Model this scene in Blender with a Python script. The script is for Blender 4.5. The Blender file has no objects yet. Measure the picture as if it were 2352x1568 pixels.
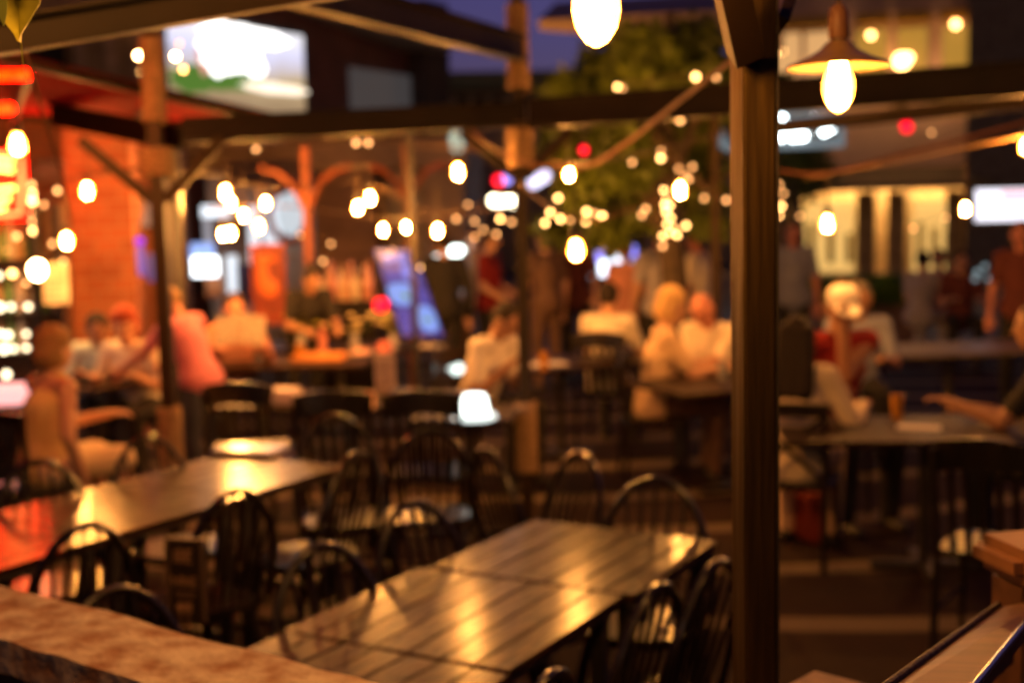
import bpy, bmesh, math, random
from mathutils import Vector, Matrix
random.seed(7)
R = math.radians
SC = bpy.context.scene
COL = SC.collection
# ------------------------------------------------------------------ camera
CAMH = 1.95
cam_d = bpy.data.cameras.new('camera'); cam = bpy.data.objects.new('camera', cam_d); COL.objects.link(cam)
cam_d.sensor_width = 36; cam_d.lens = 45.4; cam_d.clip_end = 500; cam_d.clip_start = 0.05
CAMROT = Matrix.Rotation(R(90-5.95), 3, 'X') @ Matrix.Rotation(R(-1.3), 3, 'Z')
cam.matrix_world = Matrix.Translation((0, 0, CAMH)) @ CAMROT.to_4x4()
cam_d.dof.use_dof = True; cam_d.dof.focus_distance = 1.6; cam_d.dof.aperture_fstop = 2.65
SC.camera = cam
# ------------------------------------------------------------------ world, city glow fill, exposure
w = bpy.data.worlds.new('World'); SC.world = w; w.use_nodes = True
nt = w.node_tree; bgn = nt.nodes['Background']
sky = nt.nodes.new('ShaderNodeTexSky'); sky.sky_type = 'NISHITA'; sky.sun_disc = False
sky.sun_elevation = R(-4.0); sky.sun_rotation = R(20); sky.dust_density = 2.0; sky.ozone_density = 4.0
tint = nt.nodes.new('ShaderNodeMix'); tint.data_type = 'RGBA'; tint.blend_type = 'MULTIPLY'; tint.inputs[0].default_value = 1; tint.inputs[7].default_value = (1.9, .80, .78, 1)
nt.links.new(sky.outputs[0], tint.inputs[6]); nt.links.new(tint.outputs[2], bgn.inputs[0]); bgn.inputs[1].default_value = 2.2
sl = bpy.data.lights.new('city_glow_fill', 'SUN'); so = bpy.data.objects.new('city_glow_fill', sl); COL.objects.link(so)
sl.energy = 0.08; sl.angle = R(20); sl.color = (1, .62, .42); so.rotation_euler = (R(79), 0, R(-12))  # weak warm lamp added as city glow to fill the facades
SC.view_settings.view_transform = 'Standard'; SC.view_settings.look = 'None'
SC.view_settings.exposure = 0.0; SC.view_settings.gamma = 1
SC.cycles.max_bounces = 6; SC.cycles.diffuse_bounces = 3; SC.cycles.glossy_bounces = 3
SC.cycles.transmission_bounces = 4; SC.cycles.transparent_max_bounces = 6
SC.cycles.sample_clamp_indirect = 3; SC.cycles.use_denoising = True; SC.cycles.use_adaptive_sampling = False
SC.cycles.caustics_reflective = False; SC.cycles.caustics_refractive = False

# ------------------------------------------------------------------ pixel <-> place
F = 2352*45.4/36
def ray(x, y):
    return CAMROT @ Vector(((x-1176)/F, -(y-784)/F, -1))
def W(x, y, d):
    """point seen at x,y (photo, 2352 wide) at forward distance d"""
    r = ray(x, y); return Vector((0, 0, CAMH)) + r*(d/r.y)
def G(x, y, z):
    r = ray(x, y); return Vector((0, 0, CAMH)) + r*((z-CAMH)/r.z)
U = Vector((math.sin(R(30)), math.cos(R(30)), 0)); V = Vector((-U.y, U.x, 0))
GA = R(-30)   # rotation that turns +Y into U
# ------------------------------------------------------------------ materials
def mat(name, col, rough=.6, metal=0, var=.25, scale=6, bump=0., coat=0, spec=.5, stretch=(1,1,1), col2=None, alpha=None, trans=0):
    m = bpy.data.materials.new(name); m.use_nodes = True; t = m.node_tree; b = t.nodes['Principled BSDF']
    b.inputs['Roughness'].default_value = rough; b.inputs['Metallic'].default_value = metal
    b.inputs['Coat Weight'].default_value = coat; b.inputs['Coat Roughness'].default_value = .19
    b.inputs['Specular IOR Level'].default_value = spec; b.inputs['Transmission Weight'].default_value = trans
    tc = t.nodes.new('ShaderNodeTexCoord'); mp = t.nodes.new('ShaderNodeMapping'); mp.inputs['Scale'].default_value = stretch
    nz = t.nodes.new('ShaderNodeTexNoise'); nz.inputs['Scale'].default_value = scale; nz.inputs['Detail'].default_value = 5
    rp = t.nodes.new('ShaderNodeMix'); rp.data_type = 'RGBA'
    c2 = col2 if col2 else tuple(min(1, c*(1-var)) for c in col); c1 = col if col2 else tuple(min(1, c*(1+var)) for c in col)
    rp.inputs[6].default_value = (*c2, 1); rp.inputs[7].default_value = (*c1, 1)
    cr = t.nodes.new('ShaderNodeMapRange'); cr.inputs[1].default_value = .35; cr.inputs[2].default_value = .65
    t.links.new(tc.outputs['Object'], mp.inputs[0]); t.links.new(mp.outputs[0], nz.inputs[0])
    t.links.new(nz.outputs[0], cr.inputs[0]); t.links.new(cr.outputs[0], rp.inputs[0]); t.links.new(rp.outputs[2], b.inputs['Base Color'])
    if bump:
        bp = t.nodes.new('ShaderNodeBump'); bp.inputs['Strength'].default_value = bump; bp.inputs['Distance'].default_value = .02
        t.links.new(nz.outputs[0], bp.inputs['Height']); t.links.new(bp.outputs[0], b.inputs['Normal'])
    return m
def emi(name, col, s, sample=True, base=None):
    m = bpy.data.materials.new(name); m.use_nodes = True; t = m.node_tree; b = t.nodes['Principled BSDF']
    b.inputs['Base Color'].default_value = (*(base or tuple(c*.12 for c in col)), 1); b.inputs['Roughness'].default_value = .5
    b.inputs['Emission Color'].default_value = (*col, 1); b.inputs['Emission Strength'].default_value = s
    if not sample: m.cycles.emission_sampling = 'NONE'
    return m
def brickmat(name, c1, c2, mortar, scale=4.0, rot=0):
    m = bpy.data.materials.new(name); m.use_nodes = True; t = m.node_tree; b = t.nodes['Principled BSDF']
    tc = t.nodes.new('ShaderNodeTexCoord'); mp = t.nodes.new('ShaderNodeMapping'); mp.inputs['Rotation'].default_value = (rot, 0, 0)
    br = t.nodes.new('ShaderNodeTexBrick'); br.inputs['Scale'].default_value = scale
    br.inputs['Color1'].default_value = (*c1, 1); br.inputs['Color2'].default_value = (*c2, 1); br.inputs['Mortar'].default_value = (*mortar, 1)
    t.links.new(tc.outputs['Object'], mp.inputs[0]); t.links.new(mp.outputs[0], br.inputs[0]); t.links.new(br.outputs[0], b.inputs['Base Color'])
    b.inputs['Roughness'].default_value = .8
    return m
M = {}
M['black_wood'] = mat('black_wood', (.012, .008, .006), .3, var=.4, scale=14, stretch=(1, 1, .1), coat=.3)
M['black_metal'] = mat('black_metal', (.05, .042, .035), .4, metal=0, var=.15)
M['post_paint'] = mat('post_paint', (.040, .023, .004), .5, var=.35, scale=9, stretch=(7, 7, .35), bump=.25, spec=.35)
M['beam_paint'] = mat('beam_paint', (.016, .008, .004), .55, var=.2, scale=5, spec=.22)
M['post_dark'] = mat('post_dark', (.045, .026, .010), .5, var=.1, spec=.2)
M['rope'] = mat('rope', (.42, .26, .13), .9, var=.3, scale=40, bump=.6)
M['wire'] = mat('wire', (.30, .12, .06), .7)
M['dark_wire'] = mat('dark_wire', (.10, .06, .035), .6)
M['plank'] = mat('plank', (.040, .016, .004), .5, var=.7, scale=8, stretch=(9, 1, 1), bump=.45, coat=.45, spec=.06)
M['plank_b'] = mat('plank_b', (.022, .010, .005), .5, var=.55, scale=9, stretch=(9, 1, 1), bump=.2, coat=.1, spec=.2)
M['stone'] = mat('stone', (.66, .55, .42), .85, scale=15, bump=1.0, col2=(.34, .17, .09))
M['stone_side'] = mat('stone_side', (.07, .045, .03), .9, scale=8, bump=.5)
M['rail_wood'] = mat('rail_wood', (.12, .055, .028), .45, var=.3, scale=5, stretch=(.5, 6, 6))
M['steel'] = mat('steel', (.45, .43, .42), .25, metal=1, var=.1)
M['leaf_near'] = mat('leaf_near', (.42, .42, .04), .45, var=.2, scale=8)
M['skin'] = mat('skin', (.62, .34, .22), .5, var=.06, scale=4)
M['skin_tan'] = mat('skin_tan', (.42, .21, .12), .5, var=.06, scale=4)
M['skin_red'] = mat('skin_red', (.66, .27, .19), .5, var=.06, scale=4)
M['foliage'] = mat('foliage', (.12, .16, .018), .5, scale=2, var=.6)
M['hedge'] = mat('hedge', (.12, .24, .025), .6, scale=6, var=.6)
M['bark'] = mat('bark', (.10, .07, .045), .9, scale=10, bump=.5)
M['white_china'] = mat('white_china', (.7, .68, .64), .2, var=.03)
M['paper'] = mat('paper', (.72, .66, .64), .7, var=.08, scale=12)
WARM = (1, .38, .07)
M['bulb'] = emi('bulb', WARM, 2300)
def amber_glass():
    m = emi('amber_glass', (1, .38, .06), 17, base=(.8, .4, .1)); m.node_tree.nodes['Principled BSDF'].inputs['Alpha'].default_value = .25; m.cycles.emission_sampling = 'NONE'; return m
M['amber_glass'] = amber_glass()
M['bulb_near'] = emi('bulb_near', (1, .42, .09), 500)
M['bulb_far'] = emi('bulb_far', (1, .52, .2), 90)
M['fairy'] = emi('fairy', (1, .48, .14), 15)
M['fairy_dim'] = emi('fairy_dim', (1, .42, .13), 6, sample=False)
M['glass_dark'] = mat('glass_dark', (.03, .03, .035), .08, var=.1)
def cloth(name, col, **k): 
    M[name] = mat(name, col, .85, var=.12, scale=5, bump=.35, **k); return M[name]
# ------------------------------------------------------------------ object helpers
def tag(o, label=None, cat=None, group=None, kind=None):
    if label: o['label'] = label
    if cat: o['category'] = cat
    if group: o['group'] = group
    if kind: o['kind'] = kind
    return o
def thing(name, label, cat, loc=(0, 0, 0), rotz=0, group=None):
    o = bpy.data.objects.new(name, None); o.empty_display_size = .1; COL.objects.link(o)
    o.location = loc; o.rotation_euler = (0, 0, rotz); o.scale = (1, 1, 1)
    return tag(o, label, cat, group)
def dup(root, loc, rotz, label, group=None, scale=None):
    r = root.copy(); COL.objects.link(r); r.location = loc; r.rotation_euler = (0, 0, rotz); r['label'] = label
    if group: r['group'] = group
    if scale: r.scale = (scale,)*3
    for ch in list(root.children):
        c = ch.copy(); COL.objects.link(c); c.parent = r
        for g in list(ch.children):
            d = g.copy(); COL.objects.link(d); d.parent = c
    return r
def frame_of(dirv, lat=None):
    z = dirv.normalized()
    a = Vector(lat) if lat is not None else (Vector((0, 0, 1)) if abs(z.z) < .9 else Vector((1, 0, 0)))
    x = (a - z*a.dot(z)).normalized(); y = z.cross(x)
    return x, y, z
class MB:
    def __init__(s): s.bm = bmesh.new()
    def quadbox(s, c8):
        v = [s.bm.verts.new(c) for c in c8]
        for f in ((0,3,2,1),(4,5,6,7),(0,1,5,4),(1,2,6,5),(2,3,7,6),(3,0,4,7)):
            s.bm.faces.new([v[i] for i in f])
        return s
    def box(s, c, size, rz=0, mat3=None):
        hx, hy, hz = size[0]/2, size[1]/2, size[2]/2
        m = mat3 or Matrix.Rotation(rz, 3, 'Z'); c = Vector(c)
        return s.quadbox([c + m @ Vector(p) for p in ((-hx,-hy,-hz),(hx,-hy,-hz),(hx,hy,-hz),(-hx,hy,-hz),(-hx,-hy,hz),(hx,-hy,hz),(hx,hy,hz),(-hx,hy,hz))])
    def bar(s, a, b, wd, ht, up=(0, 0, 1)):
        """square bar from a to b, wd across, ht along up"""
        a, b = Vector(a), Vector(b); z = (b-a).normalized(); upv = Vector(up); y = (upv - z*upv.dot(z)).normalized(); x = y.cross(z)
        o = [(-wd/2, -ht/2), (wd/2, -ht/2), (wd/2, ht/2), (-wd/2, ht/2)]
        return s.quadbox([a + x*p + y*q for p, q in o] + [b + x*p + y*q for p, q in o])
    def tube(s, pts, rad, n=10, closed=False, flat=1.0, latv=None):
        pts = [Vector(p) for p in pts]; rings = []
        rad = rad if isinstance(rad, (list, tuple)) else [rad]*len(pts)
        ref = None
        for i, p in enumerate(pts):
            if closed: d = pts[(i+1) % len(pts)] - pts[i-1]
            else: d = pts[min(i+1, len(pts)-1)] - pts[max(i-1, 0)]
            x, y, z = frame_of(d, latv if latv is not None else ref); ref = x
            rings.append([s.bm.verts.new(p + (x*math.cos(t)*flat + y*math.sin(t))*rad[i]) for t in [2*math.pi*k/n for k in range(n)]])
        m = len(rings)
        for i in range(m if closed else m-1):
            a, b = rings[i], rings[(i+1) % m]
            for k in range(n): s.bm.faces.new((a[k], a[(k+1) % n], b[(k+1) % n], b[k]))
        if not closed: s.bm.faces.new(rings[0][::-1]); s.bm.faces.new(rings[-1])
        return s
    def lathe(s, prof, c=(0, 0, 0), n=16):
        c = Vector(c); rings = [[s.bm.verts.new(c + Vector((max(r, 1e-4)*math.cos(2*math.pi*k/n), max(r, 1e-4)*math.sin(2*math.pi*k/n), z))) for k in range(n)] for r, z in prof]
        for a, b in zip(rings, rings[1:]):
            for k in range(n): s.bm.faces.new((a[k], a[(k+1) % n], b[(k+1) % n], b[k]))
        s.bm.faces.new(rings[0][::-1]); s.bm.faces.new(rings[-1])
        return s
    def capsule(s, a, b, r0, r1, lat=None, k=1.0, n=12):
        a, b = Vector(a), Vector(b); x, y, z = frame_of(b-a if (b-a).length > 1e-6 else Vector((0, 0, 1)), lat); rings = []
        for i in range(5):
            t = -math.pi/2 + i*math.pi/8 + .12*(i == 0); rings.append((a + z*math.sin(t)*r0, r0*math.cos(t)))
        for i in range(5):
            t = i*math.pi/8 - .12*(i == 4); rings.append((b + z*math.sin(t)*r1, r1*math.cos(t)))
        vs = [[s.bm.verts.new(c + x*k*r*math.cos(2*math.pi*j/n) + y*r*math.sin(2*math.pi*j/n)) for j in range(n)] for c, r in rings]
        for p, q in zip(vs, vs[1:]):
            for j in range(n): s.bm.faces.new((p[j], p[(j+1) % n], q[(j+1) % n], q[j]))
        s.bm.faces.new(vs[0][::-1]); s.bm.faces.new(vs[-1])
        return s
    def ell(s, c, r, m3=None, n=14, cut=None):
        c = Vector(c); m3 = m3 or Matrix.Identity(3)
        res = bmesh.ops.create_uvsphere(s.bm, u_segments=n, v_segments=max(6, n*2//3), radius=1)
        for v in res['verts']: v.co = c + m3 @ Vector((v.co.x*r[0], v.co.y*r[1], v.co.z*r[2]))
        return s
    def prism(s, pts, z0, z1):
        lo = [s.bm.verts.new((p[0], p[1], z0)) for p in pts]; hi = [s.bm.verts.new((p[0], p[1], z1)) for p in pts]; n = len(pts)
        for k in range(n): s.bm.faces.new((lo[k], lo[(k+1) % n], hi[(k+1) % n], hi[k]))
        s.bm.faces.new(lo[::-1]); s.bm.faces.new(hi); return s
    def build(s, name, m, parent=None, world=True, smooth=True, bevel=0):
        """world=True: vertices were given in world space and are moved into the parent's frame"""
        bmesh.ops.recalc_face_normals(s.bm, faces=s.bm.faces)
        if bevel: bmesh.ops.bevel(s.bm, geom=list(s.bm.edges), offset=bevel, segments=2, affect='EDGES', clamp_overlap=True)
        me = bpy.data.meshes.new(name)
        if parent is not None and world:
            p = parent; mw = Matrix.Identity(4)
            while p is not None:
                mw = (Matrix.Translation(p.location) @ p.rotation_euler.to_matrix().to_4x4()) @ mw; p = p.parent
            s.bm.transform(mw.inverted())
        s.bm.to_mesh(me); s.bm.free(); me.materials.append(m)
        if smooth:
            for p in me.polygons: p.use_smooth = True
            try: me.set_sharp_from_angle(angle=R(38))
            except Exception: pass
        o = bpy.data.objects.new(name, me); COL.objects.link(o)
        if parent is not None: o.parent = parent
        return o
def solo(o, label, cat, group=None):
    """one-mesh thing: move its origin to its base centre"""
    me = o.data; xs = [v.co for v in me.vertices]
    c = Vector(((min(v.x for v in xs)+max(v.x for v in xs))/2, (min(v.y for v in xs)+max(v.y for v in xs))/2, min(v.z for v in xs)))
    me.transform(Matrix.Translation(-c)); o.location = c
    return tag(o, label, cat, group)
class Plane:
    """upright plane through p along unit e; outward side is towards the camera"""
    def __init__(s, p, e):
        s.p = Vector(p); s.p.z = 0; s.e = Vector((e[0], e[1], 0)).normalized(); s.n = Vector((s.e.y, -s.e.x, 0))
        if s.n.dot(Vector((0, 0, 0))-s.p) < 0: s.n = -s.n
    def hit(s, x, y):
        r = ray(x, y); o = Vector((0, 0, CAMH)); t = (s.p-o).dot(s.n)/r.dot(s.n); q = o + r*t
        return (q-s.p).dot(s.e), q.z
    def pt(s, a, z, t=0): return s.p + s.e*a + s.n*t + Vector((0, 0, z))
    def box(s, mb, a0, a1, z0, z1, t0, t1):
        return mb.quadbox([s.pt(a0, z0, t0), s.pt(a1, z0, t0), s.pt(a1, z0, t1), s.pt(a0, z0, t1), s.pt(a0, z1, t0), s.pt(a1, z1, t0), s.pt(a1, z1, t1), s.pt(a0, z1, t1)])
    def pbox(s, mb, x0, y0, x1, y1, t0, t1):
        """box covering the photo rectangle x0,y0 - x1,y1 on this plane"""
        ym, xm = (y0+y1)/2, (x0+x1)/2
        a0 = s.hit(x0, ym)[0]; a1 = s.hit(x1, ym)[0]; z1 = s.hit(xm, y0)[1]; z0 = s.hit(xm, y1)[1]
        return s.box(mb, a0, a1, z0, z1, t0, t1)
# ------------------------------------------------------------------ the ground
def terrace_mat():
    m = bpy.data.materials.new('terrace_brick'); m.use_nodes = True; t = m.node_tree; b = t.nodes['Principled BSDF']
    tc = t.nodes.new('ShaderNodeTexCoord'); br = t.nodes.new('ShaderNodeTexBrick'); br.inputs['Scale'].default_value = 5
    br.inputs['Color1'].default_value = (.028, .010, .006, 1); br.inputs['Color2'].default_value = (.02, .008, .005, 1); br.inputs['Mortar'].default_value = (.03, .02, .014, 1)
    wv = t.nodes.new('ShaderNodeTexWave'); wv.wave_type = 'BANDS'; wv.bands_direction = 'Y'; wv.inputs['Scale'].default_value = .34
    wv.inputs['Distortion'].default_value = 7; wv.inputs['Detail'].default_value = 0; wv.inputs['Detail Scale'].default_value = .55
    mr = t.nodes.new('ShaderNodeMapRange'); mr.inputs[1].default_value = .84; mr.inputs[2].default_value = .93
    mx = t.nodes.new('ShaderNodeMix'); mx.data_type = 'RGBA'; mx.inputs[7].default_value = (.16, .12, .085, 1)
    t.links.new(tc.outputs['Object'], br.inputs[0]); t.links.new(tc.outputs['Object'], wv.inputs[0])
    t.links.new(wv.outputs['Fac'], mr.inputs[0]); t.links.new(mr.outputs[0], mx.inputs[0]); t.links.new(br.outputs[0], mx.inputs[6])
    t.links.new(mx.outputs[2], b.inputs['Base Color']); b.inputs['Roughness'].default_value = .85; b.inputs['Specular IOR Level'].default_value = .2
    return m
mb = MB(); mb.box((0, 60, -.05), (400, 400, .1)); tag(mb.build('ground', mat('asphalt', (.05, .045, .04), .8, scale=3, bump=.3)), kind='structure')
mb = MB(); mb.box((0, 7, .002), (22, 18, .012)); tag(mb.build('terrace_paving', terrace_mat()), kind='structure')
mb = MB(); mb.box((3, 26.5, -.02), (60, 20, .06)); tag(mb.build('plaza_paving', mat('plaza', (.20, .15, .11), .7, scale=2, var=.4)), kind='structure')

# ------------------------------------------------------------------ low wall in front, lower left
t = thing('low_wall', 'low wall in front with a rough pale stone cap stained orange', 'wall', G(300, 1500, 0))
zc = 1.12
fa, fb = G(-260, 1274, zc), G(1010, 1606, zc); na, nb = G(-260, 1382, zc), G(560, 1642, zc)
nb2 = nb + (nb-na).normalized()*.9
mb = MB(); dz = Vector((0, 0, .07))
N = 26; rings = []
def cap_strip(mb, a0, a1, b0, b1, dz, n=26):
    vt = []
    for i in range(n+1):
        f = i/n; p, q = a0.lerp(a1, f), b0.lerp(b1, f)
        j = Vector((0, 0, random.uniform(-.004, .004))); k = (q-p).normalized()*random.uniform(-.006, .006)
        vt.append([mb.bm.verts.new(c) for c in (p+j+k-dz, p+j+k, q+j-k, q+j-k-dz)])
    for a, b in zip(vt, vt[1:]):
        for c in range(4): mb.bm.faces.new((a[c], b[c], b[(c+1) % 4], a[(c+1) % 4]))
    mb.bm.faces.new(vt[0]); mb.bm.faces.new(vt[-1][::-1])
cap_strip(mb, fa, fb + (fb-fa).normalized()*.5, na, nb2, dz)
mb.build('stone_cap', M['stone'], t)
mb = MB(); i_ = (fa-na).normalized()*.04; dn = Vector((0, 0, -zc+.004))
f2 = fb + (fb-fa).normalized()*.5
b8 = [na+i_-dz, nb2+i_-dz, f2-i_-dz, fa-i_-dz]
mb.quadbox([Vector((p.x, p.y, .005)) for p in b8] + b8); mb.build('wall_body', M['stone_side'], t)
# ground cover below the wall
mb = MB(); c0 = G(60, 1560, .72)
for i in range(1500):
    p = Vector((random.uniform(-1.35, -.45), random.uniform(1.35, 2.02), 0)); h = random.uniform(.45, .78)
    b = p + Vector((0, 0, h)); a = random.uniform(0, 6.28); l = random.uniform(.02, .05)
    d = Vector((math.cos(a), math.sin(a), random.uniform(-.4, .6)))*l; s_ = Vector((-math.sin(a), math.cos(a), 0))*l*.35
    v = [mb.bm.verts.new(q) for q in (b, b+d*.5+s_, b+d, b+d*.5-s_)]; mb.bm.faces.new(v)
for i in range(60):
    p = Vector((random.uniform(-1.35, -.45), random.uniform(1.35, 2.02), 0)); mb.tube([p, p+Vector((.02, 0, .4)), p+Vector((0, .02, .7))], .004, 5)
tag(mb.build('ground_cover', mat('cover_leaf', (.03, .07, .02), .6, scale=9, var=.5)), 'dark green ground cover below the stone capped wall', kind='stuff')

# ------------------------------------------------------------------ posts and beams of the pergola
def post(label, pb, dpt, ztop, wdt, m, wraps=(), braces=(), rz=0, base=True):
    p = Vector((W(pb[0], pb[1], dpt).x, dpt, 0))
    t = thing('pergola_post', label, 'post', (p.x, p.y, .008), rz, 'posts of the pergola')
    mb = MB(); mb.box((0, 0, ztop/2), (wdt, wdt, ztop)); mb.build('post_shaft', m, t, world=False, bevel=.004)
    if base: mb = MB(); mb.box((0, 0, .008), (wdt*2, wdt*2, .016)); mb.build('base_plate', m, t, world=False, bevel=.003)
    for z0, z1, r in wraps:
        mb = MB(); n = int((z1-z0)/.025); pts = []
        for i in range(n*10+1):
            a = i/10*2*math.pi; pts.append((math.cos(a)*r, math.sin(a)*r, z0 + (z1-z0)*i/(n*10)))
        mb.tube(pts, .0145, 6); mb.build('rope_wrap', M['rope'], t, world=False)
    for (z0, z1, out, ang) in braces:
        d = Vector((math.cos(ang), math.sin(ang), 0)); mb = MB()
        mb.bar(d*wdt*.45 + Vector((0, 0, z0)), d*out + Vector((0, 0, z1)), .05, .06); mb.build('brace', m, t, world=False, bevel=.004)
    return t
# near square post: a steel tube of 8 cm with a pale warm face and darker side
pn = post('large square brown post in the right foreground, nearest of all posts', (1731, 900), 2.28, 3.0, .062, M['post_paint'], base=True, rz=R(13))
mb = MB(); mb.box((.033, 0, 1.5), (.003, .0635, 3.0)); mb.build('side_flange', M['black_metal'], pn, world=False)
q0, q1 = W(1712, 128, 2.22), W(1672, -60, 2.1)
mb = MB(); mb.bar(q0, q1, .05, .045, (0, 1, 0)); mb.build('brace', M['beam_paint'], pn)
q0, q1 = W(1788, 60, 2.36), W(1830, -60, 2.5)
mb = MB(); mb.bar(q0, q1, .022, .04, (0, 1, 0)); mb.build('brace', M['post_paint'], pn)
pc = post('middle post wrapped with rope at its top and bottom beside the man in white', (1204, 800), 7.6, 3.18, .075, M['post_dark'],
     wraps=((.36, .78, .055), (2.17, 2.42, .07), (2.62, 3.1, .055)), braces=((2.12, 2.38, .34, R(28)), (2.12, 2.38, .34, R(180))))
pl = post('left post wrapped with thick rope near the floor beside the person in pink', (382, 800), 7.2, 3.0, .075, M['post_dark'],
     wraps=((.42, .86, .058), (2.15, 2.3, .085), (2.45, 2.9, .055)), braces=((2.02, 2.36, .36, R(10)), (2.02, 2.36, .40, R(190))))
post('thin dark post in front of the blue menu board', (952, 700), 9.2, 2.6, .05, M['black_metal'])
post('dark post just right of the left rope wrapped post', (411, 600), 10.8, 2.9, .09, M['black_metal'])
post('slim brown post just left of the large foreground post', (1643, 600), 10.5, 2.9, .065, M['post_dark'], braces=((2.0, 2.5, .5, R(160)),))
def beam(label, a, b, wd, ht, m=None, fl=True):
    a, b = Vector(a), Vector(b); t = thing('pergola_beam', label, 'beam', (a+b)/2, 0, 'beams of the pergola')
    z = (b-a).normalized()
    mb = MB(); mb.bar(a, b, wd*.35, ht*.86); mb.build('web', m or M['beam_paint'], t, bevel=.002)
    for s_ in (-1, 1):
        o = Vector((0, 0, s_*ht/2)); mb = MB(); mb.bar(a+o, b+o, wd, ht*.14); mb.build('flange', m or M['beam_paint'], t, bevel=.002)
    return t
def wbeam(label, p, q, wd, ht, m=None): return beam(label, W(*p), W(*q), wd, ht, m)
wbeam('thick dark beam across the top left corner', (-400, 150, 2.7), (1500, -160, 3.6), .09, .068)
wbeam('dark beam sloping down from the top centre to the middle post', (620, -45, 5.0), (1196, 112, 7.5), .09, .13)
wbeam('long beam across the middle behind the near bulb', (420, 300, 7.25), (1205, 262, 7.55), .08, .125)
wbeam('long beam running from the middle post to the right edge', (1215, 262, 7.55), (2500, 170, 6.3), .09, .15)
wbeam('second darker beam below the right long beam', (1700, 302, 8.8), (2500, 218, 7.4), .08, .08)
wbeam('dark beam above the red lit brick wall', (120, 262, 8.2), (420, 318, 7.3), .08, .12)
# dark red canvas canopy at left
def canopy():
    A, B, C, D = W(-250, 62, 6.4), W(800, 304, 8.1), W(730, 296, 10.5), W(-250, 246, 9.0)
    t = thing('red_canopy', 'dark red canvas canopy sloping over the left bar', 'canopy', (A+C)/2)
    nrm = (B-A).cross(D-A).normalized(); mb = MB(); n = 14; g = []
    for th in (0, .012):
        for i in range(n+1):
            for j in range(n+1):
                u_, v_ = i/n, j/n
                p = A.lerp(B, u_).lerp(D.lerp(C, u_), v_); sag = -.08*math.sin(math.pi*u_)*math.sin(math.pi*v_)
                g.append(mb.bm.verts.new(p + Vector((0, 0, sag+th+.008*math.sin(j*2.1)))))
    S = (n+1)**2
    for i in range(n):
        for j in range(n):
            a = i*(n+1)+j; f = (a, a+n+1, a+n+2, a+1); mb.bm.faces.new([g[k] for k in f[::-1]]); mb.bm.faces.new([g[k+S] for k in f])
    mb.build('canvas', cloth('canopy_cloth', (.26, .001, .003), spec=.02), t)
    for nm, a, b in (('edge_rail', A, B), ('edge_rail', D, C), ('edge_rail', A, D), ('edge_rail', B, C)):
        mb = MB(); mb.bar(a-Vector((0, 0, .03)), b-Vector((0, 0, .03)), .03, .045); mb.build(nm, M['beam_paint'], t)
    for f in (.25, .5, .75):
        mb = MB(); mb.bar(A.lerp(B, f)-Vector((0, 0, .10)), D.lerp(C, f)-Vector((0, 0, .10)), .025, .03); mb.build('rafter', M['beam_paint'], t)
canopy()
mb = MB(); mb.bar(W(300, 268, 8.6), W(650, 300, 8.9), .05, .16)
solo(mb.build('fascia_board', M['black_wood']), 'black fascia board under the red canopy', 'board')
# ------------------------------------------------------------------ handrail, lower right
t = thing('handrail', 'wooden handrail with a thin steel edge rising to a rounded post', 'railing', G(2300, 1500, 0))
A0, A1 = W(2020, 1590, 1.75), W(2294, 1392, 2.35); B0, B1 = W(2230, 1590, 1.75), W(2405, 1375, 2.35)
A0 = A0 - (A1-A0)*.35; B0 = B0 - (B1-B0)*.35
n_ = Vector((0, 0, 1))
mb = MB(); dz = Vector((0, 0, .03)); mb.quadbox([A0-dz, B0-dz, B1-dz, A1-dz, A0, B0, B1, A1]); mb.build('rail_board', M['rail_wood'], t, bevel=.004)
dd = (A1-A0).normalized()
for nm, P0, P1, m_ in (('steel_edge', B0, B1, M['steel']), ('steel_edge', A0, A1, M['post_paint'])):
    mb = MB(); mb.tube([P0+n_*.004, P1+n_*.004], .006, 8); mb.build(nm, m_, t)
mb = MB(); dz2 = Vector((0, 0, .75)); q_ = (B0-A0).normalized()
mb.bar(A0-dz*2-q_*-.02-Vector((0,0,.02)), A1-dz*2-Vector((0,0,.02))+q_*.02, .02, .05); mb.build('lower_rail', M['black_metal'], t)
P = W(2378, 1236, 2.45); zt = P.z
mb = MB(); mb.box((P.x, P.y, (zt-.07)/2+.004), (.12, .12, zt-.078), R(12)); mb.build('rail_post', M['rail_wood'], t, bevel=.01)
mb = MB(); mb.box((P.x, P.y, zt-.035), (.18, .18, .068), R(12)); mb.build('post_cap', mat('cap_wood', (.26, .12, .05), .5), t, bevel=.022)
# corner of a small wooden table at the bottom edge
t = thing('side_table', 'corner of a plain wooden table at the bottom right edge', 'table', G(1900, 1650, 0))
zt = 1.0; c = G(1870, 1536, zt); e1 = (G(1985, 1566, zt)-c).normalized(); e2 = Vector((e1.y, -e1.x, 0))
if e2.y > 0: e2 = -e2
mb = MB(); dz = Vector((0, 0, .035)); q4 = [c, c+e1*.55, c+e1*.55+e2*.5, c+e2*.5]; mb.quadbox([p-dz for p in q4]+q4)
mb.build('table_top', mat('pale_wood', (.25, .13, .06), .5, scale=6, stretch=(6, 1, 1)), t, bevel=.005)
for f in ((.05, .05), (.5, .05), (.5, .45), (.05, .45)):
    p = c+e1*f[0]+e2*f[1]; mb = MB(); mb.box((p.x, p.y, (zt-.04)/2+.004), (.04, .04, zt-.048)); mb.build('leg', M['rail_wood'], t)

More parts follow.
